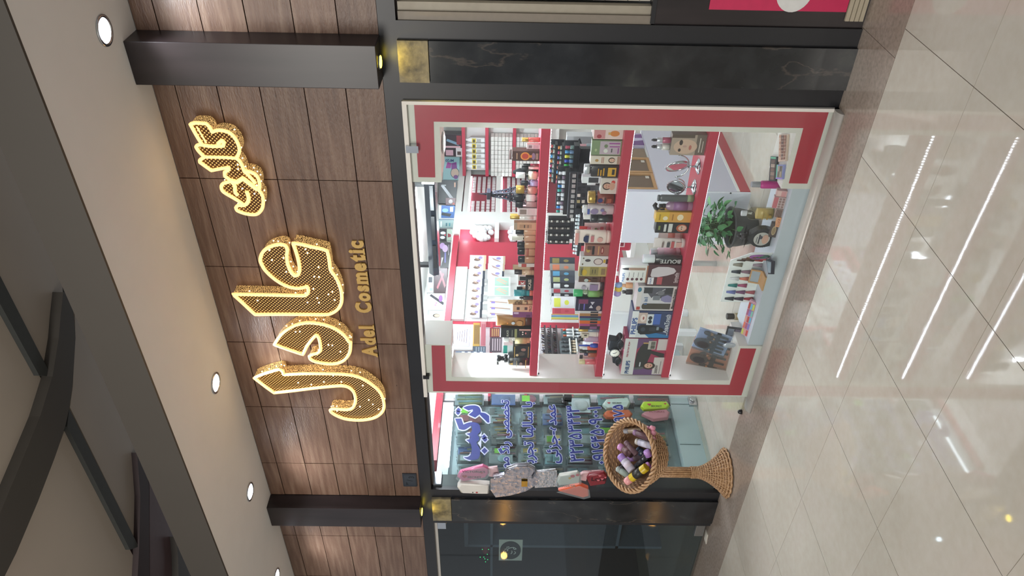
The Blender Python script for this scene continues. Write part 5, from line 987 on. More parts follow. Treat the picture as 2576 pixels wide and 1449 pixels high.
# toys behind the middle shelf
for i,(y,xp,c_,nm) in enumerate(((702,1552,'#c9485c','small red-capped doll bottle hanging behind the white trimmer carton'),(716,1556,'#8fb0d8','tiny blue soft toy in the toy cluster behind the white trimmer carton'),(726,1556,'#d8c04a','tiny yellow soft toy in the toy cluster behind the white trimmer carton'),(738,1553,'#a89ac9','tiny lilac soft toy in the toy cluster, lowest of them'))):
    p=at(xp,y,Y=.2); t=thing('soft_toy',nm,'toy',p,0,'toys behind the middle shelf'); k=MB(); k.ball((0,0,0),.024,10,1,.8,1); k.ball((0,0,.034),.018,10); k.ball((.012,0,.05),.007,8); k.ball((-.012,0,.05),.007,8); k.build('toy_body',mat(c_,.9),t); MB().tube([(0,0,.05),(0,0,1.004-p.z)],.0015,4).build('loop',m_blackpl,t)
for i,(y,c_,nm) in enumerate(((708,'#cf8a74','coral perfume sampler under the soft toys'),(722,'#d8a87c','amber perfume sampler under the soft toys'),(738,'#2c2a30','black perfume sampler under the soft toys'))):
    p=at(1580,y,Y=.2); t=bottle('perfume_sampler',nm,'bottle',(p.x,p.y,p.z-.03),.038,.065,c_,c_,capf=.3,capw=.6,dep=.8,group='samplers under the soft toys'); MB().tube([(.0,.02,.06),(0,.02,1.004-p.z+.03)],.0015,4).build('loop',m_blackpl,t)

c=at(1866,1036,Z=0); t=thing('door_stop','small dark rubber door stop on the floor by the open glass door','door stop',(c.x,c.y,0)); MB().lathe([(.016,0),(.018,.004),(.014,.022),(.006,.028)],14).build('rubber_cap',m_blackpl,t)
# ------------------------------------------------------------------ left wall: cabinets seen through the window
XL=-4.85
def lw(x0,y0,x1,y1,X=XL):
    """photo box (top x0, right y0, bottom x1, left y1) -> (Y0,Y1,z0,z1) on a plane X="""
    xm,ym=(x0+x1)/2,(y0+y1)/2
    return at(xm,y1,X=X).y,at(xm,y0,X=X).y,at(x1,ym,X=X).z,at(x0,ym,X=X).z
def lbox(x0,y0,x1,y1,name,m,parent,d=.12,X=XL):
    a,b,c,e=lw(x0,y0,x1,y1,X); return MB().box((X-d,a,c),(X,b,e)).build(name,m,parent)
cb=thing('display_cabinet','long red and white wall cabinet along the far side wall of the shop','cabinet',(0,0,0))
MB().box((-4.99,.35,2.185),(-4.84,3.55,2.245)).build('red_cornice',m_redmat,cb); MB().box((-4.99,.35,2.245),(-4.85,3.6,2.262)).build('white_top',m_white,cb); MB().box((-4.99,3.6,2.185),(-4.85,5.44,2.262)).build('white_top',m_white,cb)
MB().box((-4.99,2.05,.34),(-4.898,2.13,2.185)).build('red_post',m_redmat,cb); pass
MB().box((-4.99,3.0,.34),(-4.90,3.52,2.185)).build('red_panel',m_redmat,cb); MB().box((-4.99,2.13,.34),(-4.902,3.0,2.185)).build('white_back',m_white,cb)
MB().box((-4.90,2.13,2.06),(-4.87,3.0,2.185)).build('light_valance',m_white,cb); MB().box((-4.99,1.06,.34),(-4.902,2.05,2.185)).build('white_back',mat('#cfc8cc',.5),cb)
for z in (1.05,1.46,1.78): MB().box((-4.95,1.06,z-.012),(-4.84,2.05,z+.012)).build('shelf_board',m_redmat,cb)
for z in (1.50,): MB().box((-4.94,2.13,z-.01),(-4.86,3.0,z+.01)).build('shelf_board',m_white,cb)
MB().box((-4.99,.08,0),(-4.85,2.05,.195)).build('base_cupboard',mat('#c2d0d4',.35,var=.02),cb)
MB().box((-4.852,.55,.02),(-4.846,.556,.19)).build('door_gap',mat('#7c8a8e',.5),cb); MB().box((-4.852,1.0,.02),(-4.846,1.006,.19)).build('door_gap',mat('#7c8a8e',.5),cb)
MB().box((-4.99,.08,.197),(-4.93,1.02,2.10)).build('peg_back',mat('#93a4a8',.4,var=.06),cb)
MB().box((-4.93,.1,2.09),(-4.86,1.0,2.18)).build('light_valance',mat('#e2edf2',.3),cb)
MB().box((-4.865,.30,2.085),(-4.855,.95,2.10)).build('led_tube',m_lightstrip,cb)
# lit alcove with plush, tall white cabinet with dye boxes, back wall shelves
MB().box((-4.99,3.52,1.2),(-4.95,3.86,2.185)).build('red_back',m_redmat,cb); MB().box((-4.95,3.52,1.73),(-4.85,3.86,1.78)).build('shelf_board',m_white,cb); MB().box((-4.95,3.84,.34),(-4.84,4.06,2.185)).build('white_post',m_white,cb)
MB().box((-4.99,4.06,.34),(-4.92,5.08,2.185)).build('red_back',mat('#8a2c3c',.5),cb)
for z in (1.25,1.75,2.14): MB().box((-4.95,4.06,z-.03),(-4.85,5.08,z+.03)).build('shelf_board',m_white,cb)
MB().box((-4.94,4.1,2.09),(-4.90,5.0,2.105)).build('led_tube',m_lightstrip,cb); MB().box((-4.94,4.1,1.70),(-4.90,5.0,1.715)).build('led_tube',m_lightstrip,cb)
def rowbox(name,label,spots,size,m1,m2):
    mb=MB(); dots=MB()
    for (x,y,z) in spots:
        mb.box((x-size[0]/2,y-size[1]/2,z),(x+size[0]/2,y+size[1]/2,z+size[2]))
    o=mb.build(name,m1); tag(o,label,'boxes',None,'stuff'); return o
sp_=[(-4.9125,4.12+.066*i,z0+.062*j) for z0,n in ((1.79,5),(1.29,6)) for j in range(n) for i in range(14) if not (5<=i<=7 and z0>1.5 and j>1)]
rowbox('dye_boxes','rows of small white hair dye boxes on red in the tall white cabinet',sp_,(.012,.046,.040),mat('#d8d0d0',.5),None)
tag(rowbox('plush_heap','white plush pieces heaped in the lit red alcove',[],(.1,.1,.1),m_white,None)) if False else None
for z,k_,nm in ((1.78,0,'heap of white fluffy puffs glowing on the upper shelf of the red alcove'),(1.36,1,'heap of white fluffy puffs glowing on the lower shelf of the red alcove')):
    mb=MB(); rq=random.Random(k_)
    for i in range(34): mb.ball((-4.905+rq.uniform(-.005,.02),3.565+rq.uniform(0,.24),z+.04+rq.uniform(0,.22 if z>1.6 else .20)),.036,8)
    tag(mb.build('plush_puffs',mat('#f2f2f6',.9,bump=.6),None),nm,'puffs',None,'stuff')
MB().box((-4.95,3.52,1.32),(-4.85,3.86,1.36)).build('shelf_board',m_white,cb)
lamp('alcove_lamp','POINT',(-4.83,3.69,2.12),2.0,COOL,.03)
bk=thing('back_shelves','red shelves on the back wall of the shop holding white bottles','shelf',(-4.3,5.06,0))
for z in (1.20,1.56,1.90,2.19): MB().box((-.54,-.16,z-.02),(.9,.03,z+.02)).build('shelf_board',m_redmat,bk)
MB().box((-.54,.0,1.0),(.9,.03,2.2)).build('back_panel',m_white,bk)
oo=None; nmb=['first','second','third','fourth','fifth','sixth']
for i in range(6):
    p=at(1215,352+13.2*i,Y=4.92); lb=f'white yellow-tagged bottle on the back wall, {nmb[i]} from the window frame'
    t=thing('shampoo_bottle',lb,'bottle',(p.x,4.92,1.925),0,'white bottles with yellow tags on the back wall')
    if oo is None:
        oo=[MB().lathe([(.028,0),(.031,.01),(.031,.18),(.02,.205),(.015,.21),(.015,.235)],16,1,.8).build('bottle_body',mat('#e6e8e8',.3,var=.02),t),MB().box((-.029,-.0275,.11),(.029,-.0255,.16)).build('yellow_tag',mat('#d8c030',.4),t),MB().box((-.022,-.0285,.12),(.018,-.0275,.15)).build('dark_print',mat('#4a4420',.4),t),MB().box((-.022,-.0275,.05),(.022,-.0255,.10)).build('grey_print',mat('#a8a8a4',.4),t)]
    else:
        for q in oo: q2=q.copy(); COL.objects.link(q2); q2.parent=t
rowbox('carton_rows','rows of tiny white cartons packed on the red back wall shelves',[(-4.82+.062*i,4.97,1.225+.045*j) for i in range(9) for j in range(7)]+[(-4.82+.062*i,4.97,1.585+.045*j) for i in range(9) for j in range(6)],(.056,.1,.04),mat('#dfdcd6',.5,var=.1),None)
# appliance cartons standing on the cabinet top
def faced(x0,y0,x1,y1,X,rz,over=1.0):
    """place, width and height of a flat thing turned by rz towards the shop front"""
    c=at((x0+x1)/2,(y0+y1)/2,X=X); v=c-CAM; dist=v.dot(cF); v=Vector((v.x,v.y,0)).normalized(); nrm=Vector((math.sin(math.radians(rz)),-math.cos(math.radians(rz)),0))
    w=(y1-y0)*over*dist/FPX/max(.3,-v.dot(nrm))*v.dot(Vector((cF.x,cF.y,0)).normalized()); return c,w,at(x1,(y0+y1)/2,X=X).z,at(x0,(y0+y1)/2,X=X).z
def topbox(x0,y0,x1,y1,lb,col,specs,d=.05,X=-4.86,z0=2.2625):
    X=min(X,-4.84); c,w,zl,zh=faced(x0,y0,x1,y1,X,42); zl=z0
    return carton('carton',lb,'box',(c.x,c.y,zl),w,max(.06,zh-zl),d,col,specs,42,'appliance cartons on the cabinet top')
a_=at(1145,394,Y=5.0); b_=at(1145,338,Y=5.0); carton('carton','dark collage carton with pink styling tools, on the back shelves by the corner','box',((a_.x+b_.x)/2,5.0,2.2115),b_.x-a_.x,at(1116,365,Y=5.0).z-2.2115,.1,'#33262e',[('r',.05,.5,.3,.9,'#c9a0ac'),('r',.4,.1,.48,.9,'#d8b0b8'),('p',[(.5,.2),(.62,.2),(.8,.8),(.7,.85)],'#7a9ab0'),('r',.0,.0,.4,.35,'#d8d4d4'),('r',.08,.08,.24,.28,'#4a3632'),('r',.55,.05,.95,.3,'#8f3440')],0,'appliance cartons on the cabinet top')
topbox(1115,395,1170,452,'pale blue facial steamer carton lettered MF20, on the cabinet top','#a6d3d8',[('c',.30,.28,.20,.24,'#e0b8a0'),('c',.30,.28,.23,.27,'#2a5a6a'),('c',.30,.28,.2,.24,'#e6c8b4'),('p',[(.45,.5),(.72,.5),(.78,.2),(.5,.15)],'#8a3f96'),('p',[(.5,.55),(.72,.5),(.78,.75),(.5,.85)],'#b048a0'),('c',.12,.22,.09,.14,'#7c3a8c'),('t',.84,.62,.5,'MF20','#1f3a7c',90)])
topbox(1103,453,1165,512,'black carton with a slanted silver trimmer, on the cabinet top','#2b2c31',[('p',[(.1,.25),(.2,.15),(.8,.75),(.75,.88)],'#c9ccd4'),('r',.04,.1,.16,.6,'#8a8c90'),('r',.7,.08,.9,.16,'#c9a08a'),('r',.75,.6,.8,.85,'#aab0b4')])
topbox(1121,498,1160,516,'maroon epilator carton on the cabinet top before the blue shaver carton','#5c3038',[('c',.5,.5,.3,.2,'#d8d0d2'),('r',.1,.1,.3,.3,'#d85a4a')],.1,-4.80)
topbox(1104,517,1152,552,'blue shaver carton with a dark ribbed shaver, on the cabinet top','#3a6ab0',[('r',0,.0,.1,1,'#d8dce0'),('p',[(.2,.3),(.4,.2),(.5,.8),(.3,.85)],'#20262c'),('c',.65,.6,.14,.2,'#8fc0e0'),('r',.05,.85,1,1,'#e0e4e6'),('r',.55,.1,.9,.3,'#e8f0f4')])
topbox(1102,553,1150,573,'grey-green carton with small teal tools, on the cabinet top','#93a8a8',[('r',.2,.2,.6,.3,'#4a8a90'),('r',.2,.4,.6,.5,'#3a6a74'),('r',.1,.75,.8,.85,'#d0dada')])
topbox(1103,575,1128,607,'dark carton with two white ovals, on the cabinet top','#2c2b30',[('c',.3,.5,.12,.3,'#d8dadc'),('c',.65,.45,.12,.32,'#d8dadc'),('r',.45,.1,.55,.3,'#c9505c')],z0=max(2.325,faced(1124,577,1153,606,-4.84,42)[3]+.002))
topbox(1124,577,1153,606,'pale green blister card with a maroon shaver, on the cabinet top','#a8b8aa',[('p',[(.35,.15),(.55,.15),(.65,.8),(.3,.8)],'#8a3640'),('r',.3,.05,.6,.18,'#e0e0e0')],.05,-4.78,2.2625)
topbox(1104,609,1137,674,'black carton with a lilac curl of hair and a curling wand, on the cabinet top','#2a272d',[('c',.85,.7,.12,.25,'#a88ab8'),('c',.75,.45,.14,.25,'#b9a0c4'),('r',.2,.35,.6,.5,'#6a66a0'),('p',[(.05,.8),(.4,.6),(.4,.75)],'#dfe4e8'),('r',.5,.1,.9,.16,'#8f8a94')])
topbox(1092,674,1128,737,'brown curling-iron carton with a pink iron, on the cabinet top','#4b343a',[('p',[(.15,.7),(.22,.8),(.8,.35),(.75,.25)],'#c9707c'),('p',[(.2,.2),(.3,.1),(.9,.5),(.85,.6)],'#a8747c'),('c',.78,.8,.1,.1,'#c9b4a8')])
topbox(1075,690,1096,736,'white carton with a black hand tool, behind the curling-iron carton','#e2e6ea',[('r',.55,.2,.85,.8,'#3a3c44'),('r',.1,.1,.25,.6,'#9ab4d8')],.05,-4.86,max(2.325,faced(1092,674,1128,737,-4.86,42)[3]+.002))
topbox(1076,738,1121,780,'white straightener carton with violet plates, on the cabinet top','#dfe0e6',[('p',[(.3,.1),(.45,.05),(.95,.8),(.85,.9)],'#2c2a33'),('c',.7,.25,.2,.12,'#8a5a9c'),('c',.3,.55,.05,.06,'#d88aa8'),('c',.42,.5,.05,.06,'#d88aa8')])
topbox(1080,782,1117,806,'pale green carton with a woman portrait, nearest the white frame end','#cfe0cc',[('c',.5,.5,.2,.25,'#3a2a26'),('c',.5,.46,.15,.2,'#d8b09a'),('r',.0,.0,1,.15,'#d8e6d4')])
# long black ceiling unit with a lit end
a=at(1063,457,Y=2.0); b=at(1085,692,Y=2.0); t=thing('air_curtain','long black air curtain unit hung under the shop ceiling, with a white lit end','air unit',((a.x+b.x)/2,2.0,2.265)); w_=(a.x-b.x)
MB().prism([(0,.0),(.18,0),(.22,.075),(.02,.095),(-.02,.05)],lambda u,v,q:(-w_/2+q,u,v),w_).build('unit_body',mat('#232a34',.22,coat=.4),t,.008); MB().box((w_/2-.0,-.0,.02),(w_/2+.012,.2,.08)).build('unit_end',mat('#e8eef4',.3),t,.004)
MB().cyl((w_/2+.03,-.05,.0),(w_/2+.03,-.05,.10),.022,14).build('end_lamp',m_lightstrip,t); MB().box((-w_/2+.05,.05,.08),(-w_/2+.08,.1,.235)).box((w_/2-.08,.05,.08),(w_/2-.05,.1,.235)).build('bracket',m_blackpl,t)
for i in range(3): MB().box((-w_/2+.1+i*w_/3.2,-.024,.015),(-w_/2+.1+i*w_/3.2+w_/4,-.012,.045)).build('air_grille',m_blackpl,t)
# framed certificate
t=thing('certificate','white-framed certificate hung on the red wall cabinet','certificate',(-4.82,1.80,1.95)); M=Matrix()
MB().box((0,-.18,-.0),(.02,.17,.22)).build('frame',m_white,t,.003); MB().box((.02,-.155,.022),(.021,.145,.198)).build('paper',mat('#c9cede',.5),t)
k=MB(); k.box((.0212,-.145,.032),(.0216,.135,.034)).box((.0212,-.145,.186),(.0216,.135,.188)).box((.0212,-.145,.032),(.0216,-.143,.188)).box((.0212,.133,.032),(.0216,.135,.188))
for i in range(5): k.box((.0212,-.10+.01*i,.06+.022*i),(.0216,.10-.012*i,.064+.022*i))
k.build('printed_lines',mat('#6a4a5c',.5),t)
# stocking packs
NW=['first','second','third','fourth','fifth','sixth','seventh','eighth','ninth']
def pack(x0,y0,x1,y1,lb,col,specs,group,X,d=.035,name='stocking_pack',cat='packet'):
    c,w,zl,zh=faced(x0,y0,x1,y1,X,52,1.12); t=carton(name,lb,cat,(c.x,c.y,zl),w,zh-zl,d*.4,col,specs,52,group)
    if name!='folder':
        q=Matrix.Rotation(math.radians(-52),3,'Z') @ Vector((-4.896-c.x,0,.012)); MB().tube([(0,.004,zh-zl-.01),(q.x,q.y,zh-zl+.004)],.002,5).build('hang_hook',m_chrome,t)
    return t
for i in range(8):
    y0=643+19.5*i; x0=1182-1.5*i
    tone='beige' if i<2 else 'black'
    pack(x0,y0,x0+41,y0+18.6,f'tall stocking pack with {tone} cuff, {NW[i]} from the plain red panel in the upper row','#dfe2ee',[('c',.45,.55,.16,.2,'#6a5448'),('p',[(.3,.3),(.5,.6),(.8,.75),(.55,.5)],'#a88a78'),('r',.05,.9,.95,1,'#c9cce0'),('c',.7,.35,.16,.12,'#9a8ac0'),('r',-.0,.0,1,.14,'#c9b294' if i<2 else '#232a36')],'tall stocking packs in the upper row',-4.77-.004*(i%2))
for i in range(3):
    y0=645+19*i; x0=1229-1.5*i; pack(x0,y0,x0+42,y0+18,f'small stocking pack with crossed legs, {NW[i]} from the red panel in the second row','#d8dcea',[('p',[(.2,.2),(.5,.7),(.8,.8),(.45,.4)],'#a98a84'),('c',.7,.4,.15,.14,'#8f86bc'),('r',0,0,1,.12,'#b8a48a' if i<2 else '#2a2f3a')],'small stocking packs in the second row',-4.765)
for i in range(2):
    y0=697+24*i; pack(1228-i,y0,1284,y0+23,f'mint stocking pack showing bare legs, {["nearer","farther from"][i]} the red panel in the second row','#dbe4e0',[('r',.1,.08,.9,.7,'#a9c9b8'),('p',[(.2,.2),(.3,.2),(.75,.6),(.65,.65)],'#d8b4a0'),('p',[(.4,.15),(.5,.15),(.85,.5),(.78,.58)],'#d8b4a0')],'mint stocking packs',-4.765)
for i in range(3):
    y0=753+15*i; pack(1226,y0,1290,y0+14,f'white stocking pack with a single leg, {NW[i]} above the red post in the second row','#dedee2',[('p',[(.3,.1),(.45,.1),(.7,.9),(.5,.9)],'#b89c88'),('r',.3,.7,.6,.85,'#8f7cc0')],'white leg packs by the red post',-4.765)
# hanging dark packs and slippers in the middle gap
dk=[('#363a44','#8a7a4a','dark pack with a yellow sticker'),('#8f8a86','#c97a5a','grey pack with an orange picture'),('#4a4f58','#5a9ac0','slate pack with a blue figure eight'),('#3f4450','#a9b07a','dark pack with a pale green card'),('#22242a','#d8dcdc','black sock pack with a white oval'),('#9ca0a4','#a83a48','grey sock pack with a red band'),('#1f2026','#c9ccd0','black sock pack with white letters'),('#e2e4ea','#d8e05a','white slipper pair with yellow tags'),('#b84a58','#a83a48','red folded cloth pack')]
ys=[(648,664),(664,681),(681,696),(696,711),(712,726),(726,738),(738,747),(747,775),(776,789)]
for (c1,c2,nm),(a_,b_) in zip(dk,ys):
    pack(1383+(a_-648)*.05,a_,1446,b_,nm+' hanging in the middle gap',c1,[('r',.15,.62,.85,.9,c2),('c',.5,.35,.2,.1,c2)],'hanging packs in the middle gap',-4.77,.03,'hanging_pack')
for i,c_ in enumerate(('#c9a05a','#8a9ac0','#5a8ab0','#b0c080','#d0c05a')):
    pack(1387,790+2.6*i,1460,792.3+2.6*i,['ochre','lilac','blue','light green','yellow'][i]+' thin folder next to the red post in the middle gap',c_,[],'thin folders by the red post',-4.79,.06,'folder','folder')
# pencils, brushes and small racks between the red posts
rq=random.Random(11)
cl=['#2a2226','#3a2c2e','#4a3038','#57404a','#6a2c3c','#22262e','#7c6a50','#30405c']
def stick_rack(lb,x0,y0,x1,y1,n,X=-4.81,name='pencil_rack'):
    a,b,c,e=lw(x0,y0,x1,y1,X); t=thing(name,lb,'rack',(X,(a+b)/2,c)); MB().box((-.08,-(b-a)/2,0),(0,(b-a)/2,(e-c)*.3)).build('rack_tray',mat('#3a3438',.3),t)
    for i in range(n):
        y=-(b-a)/2+(b-a)*(i+.5)/n; k=MB(); q=rq.uniform(-.012,.012); k.cyl((-.02+rq.uniform(-.05,.0),y,.005),(-.03,y+q*.5,(e-c)*rq.uniform(.7,.97)),.005,6); k.build('pencil',mat(cl[rq.randrange(8)],.35),t)
    return t
for i,(x0,x1,nm) in enumerate(((1362,1377,'uppermost'),(1378,1392,'second'),(1393,1407,'third'))): stick_rack(f'rack crowded with dark make-up pencils between the red posts, {nm} of three',x0,818,x1-2,930,34)
def drawer(x0,y0,x1,y1,lb,n,c1,c2):
    a,b,c,e=lw(x0,y0,x1,y1,-4.77); t=thing('tester_stand',lb,'stand',(-4.77,(a+b)/2,c)); w_=(b-a); h_=e-c; MB().box((-.06,-w_/2,0),(-.01,w_/2,h_)).build('stand_back',mat('#5c6468',.4),t); MB().box((-.06,-w_/2,-.012),(.02,w_/2,0)).build('stand_base',m_white,t)
    for i in range(n):
        y=-w_/2+w_*(i+.5)/n; MB().cyl((0,y,.0),(0,y,h_*.55),.011,8).build('tester',mat(c1,.3),t); MB().cyl((0,y,h_*.55),(0,y,h_*.85),.009,8).build('tester_cap',mat(c2[i%len(c2)],.3),t)
drawer(1412,826,1440,848,'grey tester stand with three white bottles, two capped orange and teal',3,'#d5dade',['#c9643c','#3a8a8c','#e0532c']); drawer(1441,826,1460,850,'grey tester stand with three plain white bottles below the capped ones',3,'#d5dade',['#c9d0d4'])
drawer(1409,855,1432,888,'dark tester stand with black compacts between the red posts',3,'#2a2c32',['#3a3c42']); drawer(1436,855,1449,888,'dark tester stand with beige lipsticks between the red posts',5,'#c9b8a0',['#a89880'])
for i in range(9):
    y=905+rq.uniform(-14,14); x=1366+10.5*i; p=at(x,y,X=-4.82); 
for i,(x0,y0,x1,y1,c_,c2,nm) in enumerate(((1190,815,1207,868,'#c9a04a','#5a3a2a','stack of gold and brown lash cards under the certificate'),(1209,812,1222,872,'#c98a90','#b0405c','pink card of small nails right of the gold cards'),(1190,872,1222,890,'#4a5664','#8a94a0','grey blister card under the certificate'),(1232,826,1257,847,'#7c3038','#c9a06a','dark red lash box beside the black mask carton'),(1232,850,1262,884,'#4a3c46','#b9a8b0','card of dark lipsticks below the dark red lash box'),(1146,884,1222,893,'#5a6478','#c9cfe0','row of blue-grey lash cards on the white frame side'))):
    pack(x0,y0,x1,y1,nm,c_,[('r',.1,.1+.2*j,.9,.2+.2*j,c2) for j in range(4)],'cards between the red posts in the upper gap',-4.73,.02,'card_pack')
# racks on the counter in the right part of the middle gap
def crack(lb,x0,y0,x1,y1,Y,cols_,rows_n,body,capset,tilt=0,name='display_rack'):
    xr=at((x0+x1)/2,y0,Y=Y).x; xl=at((x0+x1)/2,y1,Y=Y).x; zt=at(x0,(y0+y1)/2,Y=Y).z; zb_=at(x1,(y0+y1)/2,Y=Y).z; w_,h_=xr-xl,zt-zb_
    t=thing(name,lb,'rack',((xr+xl)/2,Y,zb_)); 
    for j in range(rows_n):
        z=h_*j/rows_n; MB().box((-w_/2,.03+.02*j,z),(w_/2,.09+.02*j,z+h_/rows_n*.35)).build('rack_tier',mat('#26262b',.3),t)
        for i in range(cols_):
            u=-w_/2+w_*(i+.5)/cols_; s_=h_/rows_n; r_=min(w_/cols_*.36,s_*.3); q=capset[(i+j*3)%len(capset)]
            MB().cyl((u,.045+.02*j,z+s_*.2),(u,.045+.02*j,z+s_*.62),r_,8).build('sample',mat(body if isinstance(body,str) else body[(i+j)%len(body)],.3),t); MB().cyl((u,.045+.02*j,z+s_*.62),(u,.045+.02*j,z+s_*.95),r_*.8,8).build('sample_cap',mat(q,.25),t)
    MB().box((-w_/2,.09+.02*rows_n,0),(w_/2,.10+.02*rows_n,h_)).build('rack_back',mat('#2c2c31',.4),t); MB().box((-w_/2,.0,-.006),(w_/2,.1+.02*rows_n,0)).build('rack_foot',mat('#26262b',.3),t)
    if zb_>1.008: MB().box((-w_*.3,.06,1.0-zb_),(w_*.3,.08+.02*rows_n,-.006)).build('rack_riser',mat('#26262b',.3),t)
def board_rack(lb,x0,y0,x1,y1,Y,nc,nr,board,pcs,tilt,kind='cyl',name='display_rack'):
    xr=at((x0+x1)/2,y0,Y=Y).x; xl=at((x0+x1)/2,y1,Y=Y).x; zt=at(x0,(y0+y1)/2,Y=Y).z; zb_=at(x1,(y0+y1)/2,Y=Y).z; w_,h_=xr-xl,zt-zb_
    t=thing(name,lb,'rack',((xr+xl)/2,Y,zb_),math.radians(tilt)); MB().box((-w_/2,.0,0),(w_/2,.03,h_)).build('rack_board',mat(board,.35),t,.003)
    for j in range(nr):
        for i in range(nc):
            u=-w_/2+w_*(i+.5)/nc; v=h_*(j+.5)/nr; a=min(w_/nc,h_/nr)*.32; q=mat(pcs[(i*2+j*3)%len(pcs)],.25,.3)
            if kind=='cyl': MB().cyl((u,-.012,v-a*1.1),(u,-.012,v+a*.2),a*.62,8).build('sample',q,t); MB().cyl((u,-.012,v+a*.2),(u,-.012,v+a*1.2),a*.5,8).build('sample_tip',mat('#4a4038',.3),t)
            else: MB().box((u-a,-.008,v-a),(u+a,0,v+a)).build('sample',q,t)
    if zb_>1.008: MB().box((-w_*.3,.0,1.0-zb_),(w_*.3,.03,0)).build('rack_riser',mat('#26262b',.3),t)
board_rack('black sloping tray of silver lipsticks in four rows, behind the middle shelf',1378,549,1434,612,1.17,4,4,'#1c1e24',['#c9c6bc','#a9a49a','#d8d6ce'],8)
crack('rack of nail polish with many coloured caps behind the middle shelf',1384,372,1418,470,1.50,8,2,['#7c8a84','#8f948a','#6a7c78'],['#a8486c','#c9803a','#3a8ac0','#8a4a3c','#b04a4a','#5a6aa8'])
crack('low rack of bottles with green, blue, yellow and red lids behind the middle shelf',1420,372,1456,430,1.30,5,1,['#5c7470','#5a7a9c'],['#2fae3c','#2a4ab8','#d0cf3a','#4a9ad0','#a83a54'])
crack('rack of teal, blue and white polish bottles behind the middle shelf',1402,438,1430,545,1.18,10,1,['#e0e4e6','#dfe3e8','#6a5468'],['#3aa89a','#3a8ad0','#e0e2e4','#2a2c34','#d8dce0'])
board_rack('black strip with a row of white squares below the polish bottles, behind the middle shelf',1430,438,1452,546,1.12,9,1,'#2c2c33',['#c9c8c4','#8a8a8a'],6,'sq')
crack('row of pale grey flip-top bottles beside the lipstick rack, behind the middle shelf',1445,547,1462,650,.90,11,1,'#c3cdd0',['#d3dcde'])
board_rack('black board studded with rings and clips, on the counter behind the cream bottles',1450,440,1486,540,1.08,7,3,'#26272d',['#b8a878','#3a3a42','#d8d4c8','#1c1c20','#2a2a30'],10,'sq')
t=carton('carton','white box with a black wave near the right frame in the middle gap','box',at(1425,362,Y=1.72),.13,.2,.08,'#dcdce0',[('p',[(.1,.3),(.9,.5),(.5,.7)],'#3a3c44')],0); t.location.z=1.0
for i,(y,c_,nm) in enumerate(((372,'#d8a0a8','pink'),(384,'#2a48b8','blue'),(396,'#d8a04a','orange'))):
    p=at(1470,y,Y=1.5); bottle('polish_bottle',f'{nm}-capped polish bottle behind the green tool kit','bottle',(p.x,1.5,1.0),.045,.14,'#8a98a0',c_,capf=.5,capw=.85,dep=1,group='polish bottles behind the tool kit')
# ------------------------------------------------------------------ packets hung on the peg wall behind the glass door
pc_=['#66797a','#8a5646','#b89c7c','#3a4a4c','#a03c4c','#6c9094','#a9b4b6','#2a3438','#a8506c','#50669a','#7c8a5c','#c9ac5a','#4c2a2c','#7aa4ac']
cn={'#66797a': 'grey-green', '#8a5646': 'brown', '#b89c7c': 'beige', '#3a4a4c': 'slate', '#a03c4c': 'raspberry', '#6c9094': 'pale teal', '#a9b4b6': 'off-white', '#2a3438': 'charcoal', '#a8506c': 'rose', '#50669a': 'blue-grey', '#7c8a5c': 'olive', '#c9ac5a': 'straw', '#4c2a2c': 'dark maroon', '#7aa4ac': 'ice blue'}
rws=[(1143,1222,'topmost row'),(1230,1300,'second row'),(1304,1360,'third row'),(1363,1424,'fourth row'),(1427,1496,'fifth row'),(1500,1585,'sixth row'),(1590,1690,'lowest row')]
pos=['first from the door hinge','second from the door hinge','third from the door hinge','fourth from the door hinge','fifth from the door hinge','sixth from the door hinge','seventh from the door hinge','eighth from the door hinge','ninth from the door hinge']
m_film=clear('#f8fbfb',1.6,.004)
for ri,(x0,x1,rn) in enumerate(rws):
    yb=[1215-25*i for i in range(9)]
    for i in range(9):
        if ri>=5 and i<4: pass
        y1=yb[i]; y0=y1-22; c_=pc_[(ri*5+i*3+ri*i)%14]; a,b,c,e=lw(x0+rq.uniform(0,10),y0+rq.uniform(-5,0),x1-rq.uniform(0,14),y1+rq.uniform(-2,3),-4.84)
        xo=-.036 if i%2 else 0
        t=thing('hanging_packet',f'{cn[c_]} packet on the peg wall, {rn}, {pos[i]}','packet',(-4.84+xo,(a+b)/2,c),0,'packets on the peg wall'); w_,h_=b-a,e-c
        MB().box((-.02,-w_/2,0),(-.012,w_/2,h_)).build('card',mat(['#76868a',c_,'#4a5658','#8f9ca0'][(i*3+ri)%4],.5),t)
        kd=rq.randrange(5); nst=(5+rq.randrange(3)) if kd<3 else 1
        for s_ in range(nst):
            y=-w_/2+w_*(s_+.5)/nst; hw=w_/nst*.42; hi=h_*rq.uniform(.62,.95); k=MB()
            if kd<3: k.loft([[(-.012,y-hw,h_*.06),(-.012,y+hw,h_*.06),(.004,y+hw*.8,h_*.06),(.004,y-hw*.8,h_*.06)],[(-.012,y-hw*.6,hi),(-.012,y+hw*.6,hi),(.0,y+hw*.5,hi),(.0,y-hw*.5,hi)]])
            elif kd==3: k.ball((-.006,0,h_*.45),min(w_,h_)*.40,14,.25,1,1)
            else: k.box((-.012,-w_*.38,h_*.1),(.002,w_*.38,h_*.55)); k.box((-.012,-w_*.3,h_*.58),(.003,w_*.3,h_*.9))
            k.build('packed_piece',mat(c_ if s_%2==0 else pc_[rq.randrange(14)],.35),t)
        if (i*7+ri)%9==4: MB().box((.0045,-w_*.3,h_*.5),(.006,w_*.25,h_*.9)).build('price_tag',mat('#8fe03c',.5),t)
        MB().box((.006,-w_/2,0),(.0065,w_/2,h_)).build('clear_film',m_film,t)
        MB().cyl((-.087-xo,0,h_+.006),(.012,0,h_+.008),.0025,5).build('peg_hook',m_chrome,t)
